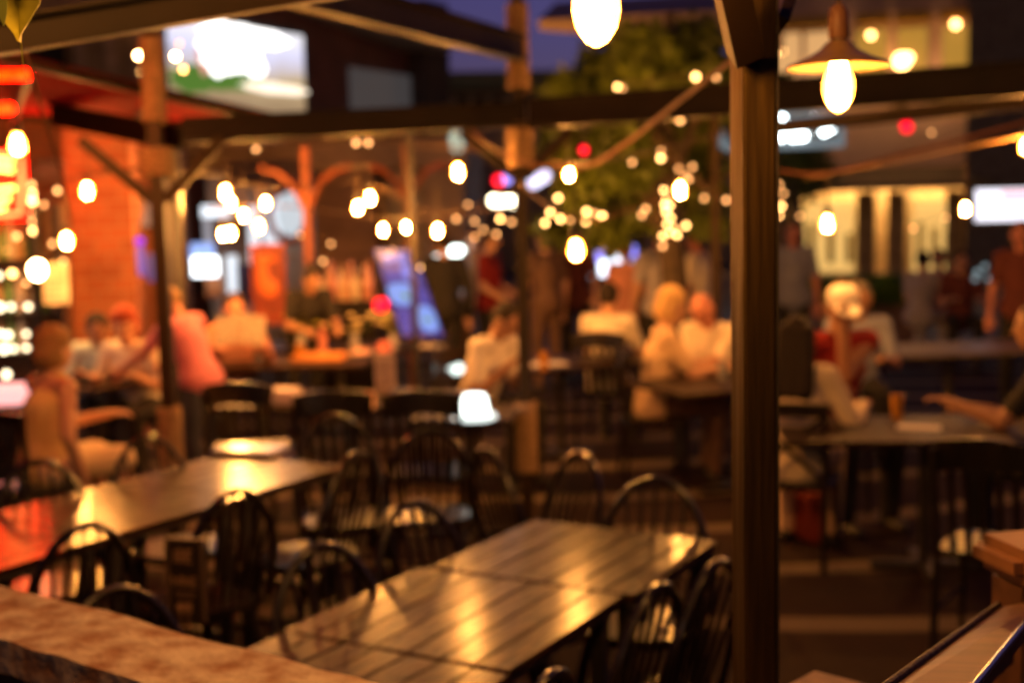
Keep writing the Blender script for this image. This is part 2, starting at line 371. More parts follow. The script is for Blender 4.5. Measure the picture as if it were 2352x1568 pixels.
# ------------------------------------------------------------------ leaf hanging in the top left corner
t = thing('leafy_twig', 'yellow green leaf with a pointed tip hanging in the top left corner', 'plant', W(40, 20, 1.95))
mb = MB(); P0 = W(30, -130, 1.93); P1 = W(48, 98, 1.96); ax = (P1-P0)
prof = [(0, .02), (.15, .30), (.4, .42), (.62, .34), (.8, .17), (.92, .05), (1, .008)]; vs = []
for f, wd in prof:
    c = P0 + ax*f; s_ = Vector((1, 0, 0))*wd*.105; up = Vector((0, .012, 0))
    vs.append([mb.bm.verts.new(q) for q in (c-s_-up, c, c+s_-up, c+s_-up*.8+Vector((0, .002, 0)), c+Vector((0, .002, 0)), c-s_-up*.8+Vector((0, .002, 0)))])
for a, b in zip(vs, vs[1:]):
    for k in range(6): mb.bm.faces.new((a[k], a[(k+1) % 6], b[(k+1) % 6], b[k]))
mb.bm.faces.new(vs[0]); mb.bm.faces.new(vs[-1][::-1]); mb.build('leaf', M['leaf_near'], t)
mb = MB(); mb.tube([P1, W(52, 140, 1.98), W(62, 200, 2.1)], [.0012, .001, .0006], 6); mb.build('leaf_tip', M['leaf_near'], t)
mb = MB(); Q0, Q1 = W(-10, -120, 1.9), W(8, 60, 1.9); vs = []
for f, wd in ((0, .02), (.5, .12), (.85, .06), (1, .005)):
    c = Q0.lerp(Q1, f); vs.append([mb.bm.verts.new(c+Vector((s*wd*.1, yy, 0))) for s, yy in ((-1, 0), (1, 0), (1, .002), (-1, .002))])
for a, b in zip(vs, vs[1:]):
    for k in range(4): mb.bm.faces.new((a[k], a[(k+1) % 4], b[(k+1) % 4], b[k]))
mb.bm.faces.new(vs[0]); mb.bm.faces.new(vs[-1][::-1]); mb.build('leaf', M['foliage'], t)
mb = MB(); mb.tube([W(-60, -190, 1.9), W(30, -130, 1.93), W(120, -160, 1.96)], .003, 6); mb.build('twig', M['bark'], t)

# ------------------------------------------------------------------ plank tables
def plank_table(tw=.755, tl=.72, n=7):
    t = thing('plank_table', '', 'table')
    mb = MB(); wd = tw/n
    for i in range(n):
        x = -tw/2 + wd*(i+.5); mb.box((x, 0, .7385), (wd-.0055, tl, .022+.0015*(i % 2)))
    o = mb.build('table_top', M['plank'], t, world=False, bevel=.003)
    mb = MB(); mb.box((0, 0, .715), (tw-.03, tl-.03, .02)); mb.build('top_frame', M['black_metal'], t, world=False)
    for sx in (-1, 1):
        for sy in (-1, 1): mb = MB(); mb.box((sx*(tw/2-.06), sy*(tl/2-.06), .358), (.045, .045, .695)); mb.build('leg', M['black_metal'], t, world=False, bevel=.003)
    for sy in (-1, 1):
        mb = MB(); mb.box((0, sy*(tl/2-.06), .15), (tw-.17, .025, .03)); mb.build('stretcher', M['black_metal'], t, world=False)
    return t
tab0 = plank_table()
A = G(1228, 1195, .75)
def tpos(corner, a, b): p = corner - U*a - V*b; return (p.x, p.y, .009)
near_lab = ['farthest of the three plank tables of the near row', 'middle plank table of the near row with the broad shine', 'nearest plank table of the near row, cut by the bottom edge']
tab0.location = tpos(A, .37, .378); tab0.rotation_euler = (0, 0, GA-R(0)); tab0['label'] = near_lab[0]; tab0['group'] = 'plank tables in the near row'
dup(tab0, tpos(A, .37+.735, .352), GA+R(.8), near_lab[1]); dup(tab0, tpos(A, .37+1.47, .368), GA-R(.5), near_lab[2])
B_ = G(528, 1046, .75)
for k, lb in enumerate(['far end plank table of the left row with the bright lamp glare', 'second plank table of the left row, lit warm brown', 'third plank table of the left row, glowing red', 'nearest plank table of the left row at the left edge']):
    dup(tab0, tpos(B_, .35+.727*k, .34), GA+R((.4, -.6, .3, 0)[k]), lb, 'plank tables in the left row')

# ------------------------------------------------------------------ chairs
def bow_chair():
    t = thing('bow_back_chair', '', 'chair'); bw = M['black_wood']
    mb = MB(); pts = []
    for i in range(20):
        a = 2*math.pi*i/20; c_, s_ = math.cos(a), math.sin(a)
        pts.append((.22*math.copysign(abs(c_)**.8, c_), .205*math.copysign(abs(s_)**.8, s_)))
    mb.prism(pts, .425, .46); mb.build('seat', bw, t, world=False, bevel=.006)
    def hp(a): x = .225*math.cos(a); h = .47*math.sin(a); return Vector((x*(1+.06*math.sin(a)), -.17-.11*h/.47-.03*math.sin(a)*math.cos(a)**2, .45+h))
    mb = MB(); mb.tube([hp(math.pi*i/22) for i in range(23)], .0145, 8); mb.build('back_bow', bw, t, world=False)
    for i in range(7):
        x = -.15+.05*i; a = math.acos(max(-1, min(1, x*1.12/.235))); top = hp(a); top = Vector((x*1.12, top.y, top.z-.006))
        mb = MB(); b0 = Vector((x*.85, -.165, .455)); mb.tube([b0, b0.lerp(top, .45), top], [.006, .0085, .006], 6); mb.build('spindle', bw, t, world=False)
    for sx in (-1, 1):
        for sy in (-1, 1):
            mb = MB(); a, b = Vector((sx*.15, sy*.13, .43)), Vector((sx*.21, sy*.21, .009))
            mb.tube([a, a.lerp(b, .3), a.lerp(b, .55), a.lerp(b, .62), b], [.013, .02, .022, .015, .011], 8); mb.build('leg', bw, t, world=False)
        mb = MB(); mb.tube([(sx*.183, .17, .2), (sx*.183, 0, .2), (sx*.183, -.17, .2)], [.008, .013, .008], 6); mb.build('stretcher', bw, t, world=False)
    mb = MB(); mb.tube([(-.18, 0, .2), (0, 0, .2), (.18, 0, .2)], [.008, .013, .008], 6); mb.build('stretcher', bw, t, world=False)
    return t
bow0 = bow_chair(); bow_used = []
def put(kind0, used, x, y, z, d, rz, label, group):
    """x,y: photo position of the top of the back; d: distance"""
    p = G(x, y, .93); o = Matrix.Rotation(rz, 3, 'Z') @ Vector((0, -.27, 0)); p = p - o; k = dict(loc=(p.x, p.y, .009), rotz=rz)
    if not used:
        kind0.location = k['loc']; kind0.rotation_euler = (0, 0, rz); kind0['label'] = label; kind0['group'] = group; used.append(1); return kind0
    used.append(1); return dup(kind0, k['loc'], rz, label, group)
gb = 'black bow back chairs around the plank tables'
RT = R(-118)   # faces right, towards the near row
for x, y, d, rz, lb in [
    (738, 1255, 3.92, RT-R(20), 'black bow back chair left of the near row, nearer one with an orange glint'),
    (950, 1155, 4.5, RT-R(17), 'black bow back chair left of the near row, farther one'),
    (1505, 1100, 5.15, R(180-20), 'black bow back chair at the far head of the near row'),
    (1505, 1345, 3.75, R(56), 'black bow back chair right of the near row, just left of the big post'),
    (1640, 1290, 4.15, R(54), 'black bow back chair right of the near row, partly behind the big post'),
    (1255, 1548, 2.85, R(62), 'black bow back chair at the bottom edge right of the near row'),
    (85, 1060, 5.0, RT-R(25), 'black bow back chair behind the left row at the left edge'),
    (335, 1005, 5.62, RT-R(15), 'black bow back chair behind the left row between woman and tables'),
    (190, 1205, 4.05, R(50), 'black bow back chair in front of the left row showing red through its spindles'),
    (535, 1126, 4.62, R(50), 'black bow back chair in front of the left row near its bright end'),
    (262, 1355, 3.4, RT-R(20), 'black bow back chair half hidden behind the stone cap'),
    (768, 955, 6.35, R(180+20), 'black bow back chair beyond the far end of the left row'),
    (815, 1040, 5.5, R(62), 'black bow back chair right of the far end of the left row'),
    (985, 985, 6.1, R(10), 'black bow back chair in front of the dark centre table'),
    (1120, 1030, 5.8, R(-60), 'black bow back chair in the dark gap left of the middle post foot'),
    (1330, 1040, 5.9, R(120), 'black bow back chair in the dark gap right of the middle post foot')]:
    put(bow0, bow_used, x, y, 0, d, rz, lb, gb)
def slat_chair():
    t = thing('slat_back_chair', '', 'chair'); bw = M['black_wood']
    mb = MB(); mb.box((0, 0, .445), (.44, .42, .035)); mb.build('seat', bw, t, world=False, bevel=.008)
    pts = [Vector((.23*math.sin(a), -.215-.05*(math.cos(a)-.8), .87+.02*math.cos(a*2))) for a in [R(-65+i*13) for i in range(11)]]
    mb = MB()
    for a, b in zip(pts, pts[1:]): mb.bar(a, b+(b-a)*.02, .022, .13)
    mb.build('crest_rail', bw, t, world=False)
    for i in range(5):
        x = -.13+.065*i; mb = MB(); mb.bar((x, -.19, .46), (x, -.25, .82), .028, .012, (0, 1, 0)); mb.build('back_slat', bw, t, world=False)
    for sx in (-1, 1):
        mb = MB(); mb.tube([(sx*.2, -.23, .009), (sx*.2, -.19, .45), (sx*.205, -.235, .9)], .017, 8); mb.build('back_post', bw, t, world=False)
        mb = MB(); mb.tube([(sx*.2, .19, .009), (sx*.19, .18, .43)], [.014, .019], 8); mb.build('leg', bw, t, world=False)
        mb = MB(); mb.tube([(sx*.197, .185, .2), (sx*.2, -.205, .2)], .01, 6); mb.build('stretcher', bw, t, world=False)
    return t
sl0 = slat_chair(); sl_used = []
gs = 'black slat back chairs at the centre tables'
for x, y, d, rz, lb in [
    (535, 892, 7.3, R(-12), 'black slat back chair at the centre table, just right of the left post'),
    (762, 912, 7.0, R(5), 'black slat back chair at the centre table below the white papers'),
    (965, 912, 7.0, R(-4), 'black slat back chair at the centre table left of the white lamp'),
    (2255, 1030, 5.9, R(-35), 'black slat back chair with its back to us near the right edge'),
    ]:
    put(sl0, sl_used, x, y, 0, d, rz, lb, gs)
def seat_for(label, x, y, d, rz):
    p = W(x, y, d); dup(sl0, (p.x, p.y, .009), rz, label, gs)
def cross_chair(label, x, d, rz):
    p = W(x, 950, d); t = thing('cross_back_chair', label, 'chair', (p.x, p.y, .009), rz, 'black cross back chairs'); bw = M['black_wood']
    mb = MB(); mb.box((0, 0, .445), (.44, .42, .035)); mb.build('seat', bw, t, world=False, bevel=.008)
    mb = MB(); mb.bar((-.235, -.22, .86), (.235, -.22, .86), .03, .07); mb.build('top_rail', bw, t, world=False, bevel=.005)
    for s_ in (-1, 1): mb = MB(); mb.bar((-.2*s_, -.21-.006*s_, .5), (.2*s_, -.215-.006*s_, .82), .012, .024, (0, 0, 1)); mb.build('cross_bar', bw, t, world=False)
    for sx in (-1, 1):
        mb = MB(); mb.tube([(sx*.21, -.23, .009), (sx*.21, -.2, .45), (sx*.215, -.22, .88)], .018, 8); mb.build('back_post', bw, t, world=False)
        mb = MB(); mb.tube([(sx*.2, .19, .009), (sx*.19, .18, .43)], [.014, .019], 8); mb.build('leg', bw, t, world=False)
    return t
cross_chair('black cross back chair holding the woman in the tank top', 88, 7.15, R(-40))
cross_chair('black cross back chair holding the dark haired woman beside the big post', 1822, 6.85, R(-25))

# ------------------------------------------------------------------ darker tables farther back
def dark_table(label, x, y, w_, l_, rz, m=None, group='dark tables farther back'):
    p = G(x, y, .75); t = thing('pedestal_table', label, 'table', (p.x, p.y, .009), rz, group)
    mb = MB(); n = 5
    for i in range(n): mb.box(((i+.5)/n*w_-w_/2, 0, .735), (w_/n-.004, l_, .028))
    mb.build('table_top', m or M['plank_b'], t, world=False, bevel=.003)
    mb = MB(); mb.lathe([(.03, .04), (.035, .4), (.03, .68), (.12, .72)], n=12); mb.build('pedestal', M['black_metal'], t, world=False)
    mb = MB()
    for a in (0, 90): m3 = Matrix.Rotation(R(a), 3, 'Z'); mb.box((0, 0, .022+.001*a/90), (.55, .06, .036), mat3=m3)
    mb.build('foot', M['black_metal'], t, world=False); return t
dark_table('red lit table in front of the woman in the tank top', 250, 872, .8, 1.0, GA)
dark_table('dark centre table carrying the papers and the candle', 800, 918, 1.6, .75, R(-8))
dark_table('dark table under the white glowing lamp', 1078, 948, .58, .6, R(-8))
dark_table('dark table in front of the person reading', 640, 832, 1.5, .7, R(-4))
dark_table('dark table behind the middle post beside the man in white', 1285, 832, 1.5, .8, R(20))
dark_table('dark table between the blonde woman and the bald man', 1690, 875, 1.3, .8, R(25))
dark_table('dark table the man in the white cap leans on', 2125, 985, 1.5, .8, R(-6))
dark_table('grey topped table at the far right', 2180, 800, 1.6, .8, R(10), mat('greytop', (.2, .15, .11), .4))
dark_table('buffet table with flowers and plates', 780, 795, 1.7, .7, R(-6))
# ------------------------------------------------------------------ people
def blob(mb, name, voxel, m, parent, smooth=4, post=None):
    me = bpy.data.meshes.new('tmp'); bmesh.ops.recalc_face_normals(mb.bm, faces=mb.bm.faces); mb.bm.to_mesh(me); mb.bm.free()
    o = bpy.data.objects.new('tmp', me); COL.objects.link(o)
    r = o.modifiers.new('r', 'REMESH'); r.mode = 'VOXEL'; r.voxel_size = voxel
    s = o.modifiers.new('s', 'SMOOTH'); s.factor = .5; s.iterations = smooth
    dg = bpy.context.evaluated_depsgraph_get(); dg.update()
    nm = bpy.data.meshes.new_from_object(o.evaluated_get(dg)); nm.name = name
    bpy.data.objects.remove(o); bpy.data.meshes.remove(me)
    nm.materials.clear(); nm.materials.append(m)
    for p in nm.polygons: p.use_smooth = True
    if post: post(nm)
    ob = bpy.data.objects.new(name, nm); COL.objects.link(ob); ob.parent = parent
    return ob
M['eye'] = mat('eye', (.02, .015, .01), .3); M['lip'] = mat('lip', (.35, .09, .07), .5); M['shoe'] = mat('shoe', (.03, .025, .02), .5)
def ik(a, t, l1, l2, pole):
    a, t = Vector(a), Vector(t); d = t-a; L = min(d.length, (l1+l2)*.985); d = d.normalized()
    c = (l1*l1+L*L-l2*l2)/(2*l1*L); c = max(-1, min(1, c)); h = l1*math.sqrt(max(0, 1-c*c))
    p = Vector(pole); p = (p - d*p.dot(d)).normalized()
    return a + d*l1*c + p*h, a + d*L
def person(label, x, y, d, rz, sit=.45, lean=10, head=(0, 0), hands=((-.16, .42, .80), (.16, .42, .80)), skin='skin', top=None, sleeve='short',
           bottom=None, hair=None, style='short', cap=None, sc=1.0, cross=0, voxel=.010, group=None, skirt=False, legs=None, tank=False, chair=None):
    if chair: seat_for(chair, x, y, d, rz)
    p = W(x, y, d); t = thing('person', label, 'person', (p.x, p.y, .009), rz, group)
    sk = M[skin]
    seated = sit is not None
    hz = (sit+.09) if seated else .93*sc
    L = R(lean); S = Vector((0, math.sin(L), math.cos(L))); P = Vector((0, 0, hz)); X = Vector((1, 0, 0))
    neck = P + S*.50*sc; chest = P + S*.34*sc; waist = P + S*.15*sc
    Fw = Vector((0, math.cos(L), -math.sin(L)))
    HS = Matrix.Rotation(R(-lean*.45 - head[0]), 3, 'X'); HY = Matrix.Rotation(R(head[1]), 3, 'Z'); HM = HY @ HS
    up = HM @ Vector((0, 0, 1)); fw = HM @ Vector((0, 1, 0)); rt = HM @ X
    neckt = neck + (S*.5+up*.5)*.07*sc; hc = neckt + up*.10*sc + fw*.012
    sh = [neck - S*.035*sc + X*s*.165*sc for s in (-1, 1)]; hip = [P + X*s*.085*sc for s in (-1, 1)]
    el, wr = [], []
    for s_, h, k in ((-1, hands[0], 0), (1, hands[1], 1)):
        e, w_ = ik(sh[k], h, .29*sc, .255*sc, (s_*.45, -.35, -1)); el.append(e); wr.append(w_)
    kn, an = [], []
    for k, s_ in enumerate((-1, 1)):
        if legs: kk, aa = legs[k]; kn.append(Vector(kk)); an.append(Vector(aa))
        elif seated: kn.append(hip[k] + Vector((s_*.05, .43*sc, .0))); an.append(Vector((kn[-1].x, kn[-1].y-.04, .08)))
        else: kn.append(hip[k] + Vector((s_*.02, .03, -.42*sc))); an.append(Vector((hip[k].x+s_*.03, -.02+.10*s_*cross, .08)))
    def torso(mb, g=0, low=True):
        mb.capsule(hip[0], hip[1], .10*sc+g, .10*sc+g) if low else None
        mb.capsule(P, waist, .115*sc+g, .105*sc+g, X, 1.25); mb.capsule(waist, chest, .105*sc+g, .118*sc+g, X, 1.3)
        mb.capsule(chest, neck-S*.07*sc, .115*sc+g, .08*sc+g, X, 1.45); mb.capsule(sh[0], sh[1], .058*sc+g, .058*sc+g)
    def arm(mb, k, g=0, to=1.0, full=True):
        mb.capsule(sh[k], sh[k].lerp(el[k], min(1, to)), .052*sc+g, .042*sc+g)
        if full: mb.capsule(el[k], wr[k], .040*sc+g, .028*sc+g)
    def leg(mb, k, g=0):
        mb.capsule(hip[k], kn[k], .082*sc+g, .055*sc+g); mb.capsule(kn[k], an[k], .054*sc+g, .038*sc+g)
    mb = MB(); torso(mb)
    mb.capsule(neck-S*.03, neckt+up*.03, .056*sc, .052*sc)
    mb.ell(hc, (.074*sc, .092*sc, .112*sc), HM); mb.ell(hc+fw*.03*sc-up*.06*sc, (.056*sc, .06*sc, .055*sc), HM)
    mb.capsule(hc+fw*.088*sc+up*.01, hc+fw*.107*sc-up*.025, .009, .014); mb.capsule(hc+fw*.086*sc-rt*.02-up*.058, hc+fw*.086*sc+rt*.02-up*.058, .009, .009)
    mb.capsule(hc+fw*.078*sc-rt*.035+up*.028, hc+fw*.078*sc+rt*.035+up*.028, .013, .013)
    for s_ in (-1, 1): mb.ell(hc+rt*s_*.078*sc-up*.005, (.014, .025, .033), HM, 10)
    for k, s_ in enumerate((-1, 1)):
        arm(mb, k); leg(mb, k)
        fd = (wr[k]-el[k]).normalized(); side = (X*(-s_) - fd*(X*(-s_)).dot(fd)).normalized(); nn = side.cross(fd)*(-s_)
        if nn.z > 0: nn = -nn
        pc_ = wr[k]+fd*.045; mb.capsule(wr[k], wr[k]+fd*.03, .026, .026, side, 1.15); mb.ell(pc_, (.038, .045, .016), Matrix((side, fd, nn)).transposed(), 12)
        for j in range(4):
            b = wr[k]+fd*.08+side*(.026-.0175*j); ln = (.040, .046, .043, .033)[j]
            m1 = b+fd*ln+nn*ln*.35; mb.capsule(b-fd*.02, m1, .0095, .009, n=8); mb.capsule(m1, m1+fd*ln*.45+nn*ln*.7, .009, .008, n=8)
        tb = wr[k]+fd*.03+side*.03; tm = tb+fd*.035+side*.028; mb.capsule(tb-side*.01, tm, .012, .0105, n=8); mb.capsule(tm, tm+fd*.03+nn*.008, .0105, .0095, n=8)
        ft = Vector((0, 1, 0)); mb.capsule(an[k], an[k]-Vector((0, .035, .035)), .036, .03); mb.capsule(an[k]+Vector((0, -.01, -.035)), an[k]+ft*.15+Vector((0, 0, -.052)), .034, .024, X, 1.25)
    def paint(me):
        me.materials.append(M['eye']); me.materials.append(M['lip'])
        ey = [hc+fw*.088*sc+rt*s_*.03*sc+up*.008 for s_ in (-1, 1)]; lp = hc+fw*.094*sc-up*.058
        for q in me.polygons:
            c = q.center
            if (c-hc).length > .14: continue
            if min((c-e).length for e in ey) < .013: q.material_index = 1
            elif abs((c-lp).dot(up)) < .008 and abs((c-lp).dot(rt)) < .024 and (c-lp).dot(fw) > -.02: q.material_index = 2
    blob(mb, 'body', voxel, sk, t, 3, paint)
    if top:
        mb = MB(); torso(mb, .013)
        if tank and 'tank top' in label:
            mb.bm.free(); mb = MB(); mb.capsule(P, waist, .128, .118, X, 1.25); mb.capsule(waist, chest, .118, .131, X, 1.3)
            for k in (0, 1): mb.capsule(chest+X*(k-.5)*.16, sh[k]*.6+neck*.4+S*.05, .05, .03)
        if not tank:
            to = {'short': .72, 'long': 1, 'none': .1}[sleeve]
            for k in (0, 1): arm(mb, k, .014, to, sleeve == 'long')
        mb.capsule(P-S*.02, P+S*.06, .13*sc+.012, .125*sc+.012, X, 1.25)
        blob(mb, 'shirt', .012, M[top], t)
    if bottom:
        mb = MB(); mb.capsule(hip[0], hip[1], .108*sc, .108*sc)
        if skirt:
            for k in (0, 1): mb.capsule(hip[k], hip[k].lerp(kn[k], .98), .105*sc, .085*sc)
            mb.capsule(hip[0].lerp(hip[1], .5), kn[0].lerp(kn[1], .5), .10, .07, X, 1.5)
        else:
            for k in (0, 1): leg(mb, k, .013)
        blob(mb, 'skirt' if skirt else 'trousers', .013, M[bottom], t)
    for k in (0, 1):
        mb = MB(); mb.capsule(an[k]+Vector((0, -.035, -.038)), an[k]+Vector((0, .15, -.046)), .038, .030, X, 1.2); blob(mb, 'shoe', .012, M['shoe'], t)
    if hair:
        mb = MB(); c = hc - fw*.018*sc + up*.022*sc
        mb.ell(c, (.086*sc, .094*sc, .106*sc), HM)
        if style == 'bob':
            mb.ell(c-up*.045-fw*.02, (.100, .095, .10), HM); mb.ell(c+up*.03, (.100, .105, .098), HM)
        if style == 'long':
            for s_ in (-.05, 0, .05): mb.capsule(c-fw*.05+rt*s_, neck-Fw*.10+X*s_*1.3-S*.12, .06, .055)
        if style == 'bun': mb.ell(c-fw*.09+up*.05, (.04, .04, .04), HM)
        ho = blob(mb, 'hair', .010, M[hair], t, 2)
        # open the face: drop the hair faces lying in front of it
        bm = bmesh.new(); bm.from_mesh(ho.data)
        kill = [f for f in bm.faces if (f.calc_center_median()-hc).dot(fw) > .045*sc and (f.calc_center_median()-hc).dot(up) < .055*sc]
        bmesh.ops.delete(bm, geom=kill, context='FACES'); bm.to_mesh(ho.data); bm.free()
    if cap:
        mb = MB(); c = hc + up*.045*sc - fw*.006
        mb.ell(c, (.083*sc, .099*sc, .080*sc), HM); mb.ell(c+fw*.125*sc-up*.012, (.082, .11, .013), HM)
        blob(mb, 'cap', .009, M[cap], t, 3)
    return t
for nm, c in (('orange_top', (.80, .60, .26)), ('cream', (.72, .58, .40)), ('pale_blue', (.46, .56, .56)), ('pink', (.70, .22, .30)), ('white', (.78, .70, .62)),
              ('pale_shirt', (.80, .70, .56)), ('beige', (.74, .52, .32)), ('denim', (.05, .06, .10)), ('black', (.02, .017, .015)), ('grey', (.36, .34, .40)),
              ('red', (.26, .012, .012)), ('maroon', (.14, .035, .03)), ('brown', (.16, .09, .06)), ('salmon', (.60, .26, .18)), ('cap_white', (.85, .78, .70)),
              ('hair_blonde', (.72, .46, .20)), ('hair_tan', (.28, .16, .07)), ('hair_dark', (.018, .010, .007)), ('hair_brown', (.06, .03, .015)), ('hair_grey', (.20, .17, .14)), ('hair_red', (.30, .05, .02)),
              ('plaid_blue', (.28, .30, .42)), ('sleeve_pale', (.76, .62, .44))): cloth(nm, c)
person('woman seen from behind in a yellowish tank top and pale skirt', 88, 900, 7.15, R(-40), lean=10, top='orange_top', sleeve='none', bottom='cream', skirt=True, hair='hair_tan', style='bob', hands=((-.05, .45, .78), (.24, .10, .50)), skin='skin', tank=True)
person('man in a pale blue T-shirt leaning over the red lit table', 228, 780, 9.7, R(196), chair='black slat back chair holding the man in pale blue', lean=26, head=(22, 0), top='pale_blue', bottom='denim', hair='hair_dark', skin='skin_tan')
person('red haired person in a pale top behind the left post', 322, 780, 9.5, R(170), chair='black slat back chair holding the red haired person', lean=22, head=(10, 10), top='pale_shirt', bottom='black', hair='hair_red', style='bob')
person('person in a pink shirt bending over beside the left post', 462, 830, 8.8, R(60), sit=None, sc=.88, lean=24, head=(25, 0), top='pink', bottom='denim', hair='hair_tan', hands=((-.2, .62, .82), (.2, .60, .82)), skin='skin_red')
person('person in an orange top reading a wide newspaper', 535, 760, 10.5, R(200), chair='black slat back chair holding the person with the newspaper', lean=12, head=(15, 0), top='salmon', bottom='black', hair='hair_brown', hands=((-.2, .40, .86), (.2, .40, .86)), skin='skin_red')
person('waitress in black bending forward beside the buffet', 695, 740, 11.4, R(205), sit=None, lean=34, sc=.92, head=(20, 0), top='black', bottom='black', hair='hair_dark', skin='skin_tan', style='bun', hands=((-.15, .55, .95), (.15, .55, .95)))
person('man in a white polo shirt seated looking down at his hands', 1085, 800, 9.0, R(-125), sc=1.05, chair='black slat back chair holding the man in white', lean=22, head=(24, 0), top='white', bottom='black', hair='hair_dark', skin='skin_tan', hands=((-.06, .38, .82), (.08, .36, .86)))
person('person in a pale shirt seated with the back to us right of the middle post', 1393, 790, 10.3, R(-20), chair='black slat back chair holding the person in pale with the back to us', lean=8, top='pale_shirt', bottom='black', hair='hair_dark', style='short', sc=1.0)
person('blonde short haired woman in a beige top seated in profile', 1500, 820, 9.0, R(-88), chair='black slat back chair holding the blonde woman', lean=10, head=(8, 0), top='beige', bottom='brown', hair='hair_blonde', style='bob', hands=((-.05, .50, .80), (.12, .50, .80)), sc=1.04)
person('bald man in a pale shirt leaning with crossed arms on the table', 1652, 800, 9.7, R(150), chair='black slat back chair holding the bald man', lean=22, head=(24, -10), top='pale_shirt', bottom='denim', skin='skin_red', hands=((.10, .44, .80), (-.10, .40, .80)), sc=1.04)
person('woman with long black hair and a pale sleeve seated by the big post', 1822, 900, 6.85, R(-25), lean=10, top='sleeve_pale', sleeve='long', bottom='beige', hair='hair_dark', style='long', hands=((-.2, .40, .78), (.30, .36, .80)))
person('man in a white cap resting his chin on his hand', 1893, 860, 7.9, R(198), chair='black slat back chair holding the man in the white cap', lean=16, head=(12, -20), top='red', sleeve='none', tank=True, bottom='black', cap='cap_white', hair='hair_brown', skin='skin_tan', hands=((.10, .36, 1.20), (.20, .38, .84)), sc=1.2)
person('grey haired person in a bluish top sitting behind the white cap', 1968, 760, 9.6, R(170), chair='black slat back chair holding the grey haired person', lean=14, head=(15, 0), top='plaid_blue', bottom='black', hair='hair_grey', skin='skin_tan', sc=1.06)
person('dark haired person in black at the right edge reaching over the table', 2475, 800, 6.6, R(66), lean=16, top='black', bottom='black', hair='hair_dark', skin='skin_tan', hands=((-.12, .60, .86), (.1, .50, .80)), sc=1.12)
g = 'people standing in the background crowd'
person('standing person in dark clothes right of the blue menu board', 1022, 640, 13.0, R(10), sit=None, lean=2, top='black', sleeve='long', bottom='black', hair='hair_dark', hands=((-.25, .05, .80), (.25, .05, .8)), group=g)
person('standing person in a red shirt above the man in white', 1122, 640, 13.6, R(250), sit=None, lean=2, top='red', bottom='black', hair='hair_dark', hands=((-.2, .25, 1.0), (.2, .25, 1.0)), group=g)
person('standing person in a grey top left of the red shirt', 1090, 640, 14.5, R(190), sit=None, lean=2, top='grey', bottom='brown', hair='hair_brown', hands=((-.25, .05, .8), (.25, .05, .8)), group=g)
person('standing person in brown just right of the middle post', 1255, 640, 13.5, R(30), sit=None, lean=2, top='brown', bottom='brown', hair='hair_brown', hands=((-.25, .05, .8), (.25, .05, .8)), group=g)
person('standing person in dark red farther right of the middle post', 1322, 650, 14.2, R(180), sit=None, lean=3, top='maroon', bottom='black', hair='hair_dark', hands=((-.2, .3, .95), (.25, .05, .8)), group=g)
person('standing person in a salmon top behind the pale shirt', 1440, 660, 13.2, R(150), sit=None, lean=2, top='salmon', bottom='brown', hair='hair_brown', sc=.92, hands=((-.25, .05, .8), (.25, .05, .8)), group=g)
person('broad standing person in a grey shirt behind the blonde woman', 1520, 640, 12.3, R(15), sit=None, lean=2, top='grey', bottom='black', hair='hair_dark', hands=((-.26, .1, .9), (.26, .1, .9)), sc=1.03, group=g)
person('standing person in a white shirt above the bald man', 1605, 640, 12.5, R(60), sit=None, lean=2, top='white', bottom='denim', hair='hair_dark', skin='skin_red', hands=((-.25, .1, .85), (.25, .1, .85)), group=g)
person('standing person in a maroon shirt at the right edge', 2345, 640, 11.6, R(150), sit=None, lean=3, top='maroon', bottom='black', hair='hair_dark', skin='skin_red', hands=((-.2, .3, .95), (.25, .1, .85)), group=g)
person('standing man in a blue plaid shirt just right of the big post', 1822, 640, 13.5, R(170), sit=None, lean=2, top='plaid_blue', bottom='black', hair='hair_brown', skin='skin_red', hands=((-.25, .1, .85), (.25, .1, .85)), group=g)
g = 'people seated at the far right tables'
person('far seated person with dark hair and grey clothes', 2112, 690, 15.2, R(-40), lean=8, top='grey', bottom='grey', hair='hair_dark', group=g, voxel=.012)
person('far seated person in a salmon top beside the dark haired one', 2158, 690, 15.6, R(150), lean=8, top='salmon', bottom='grey', hair='hair_brown', group=g, voxel=.012)
person('far seated person in dark red near the right edge', 2205, 690, 14.8, R(170), lean=8, top='maroon', bottom='black', hair='hair_dark', group=g, voxel=.012)
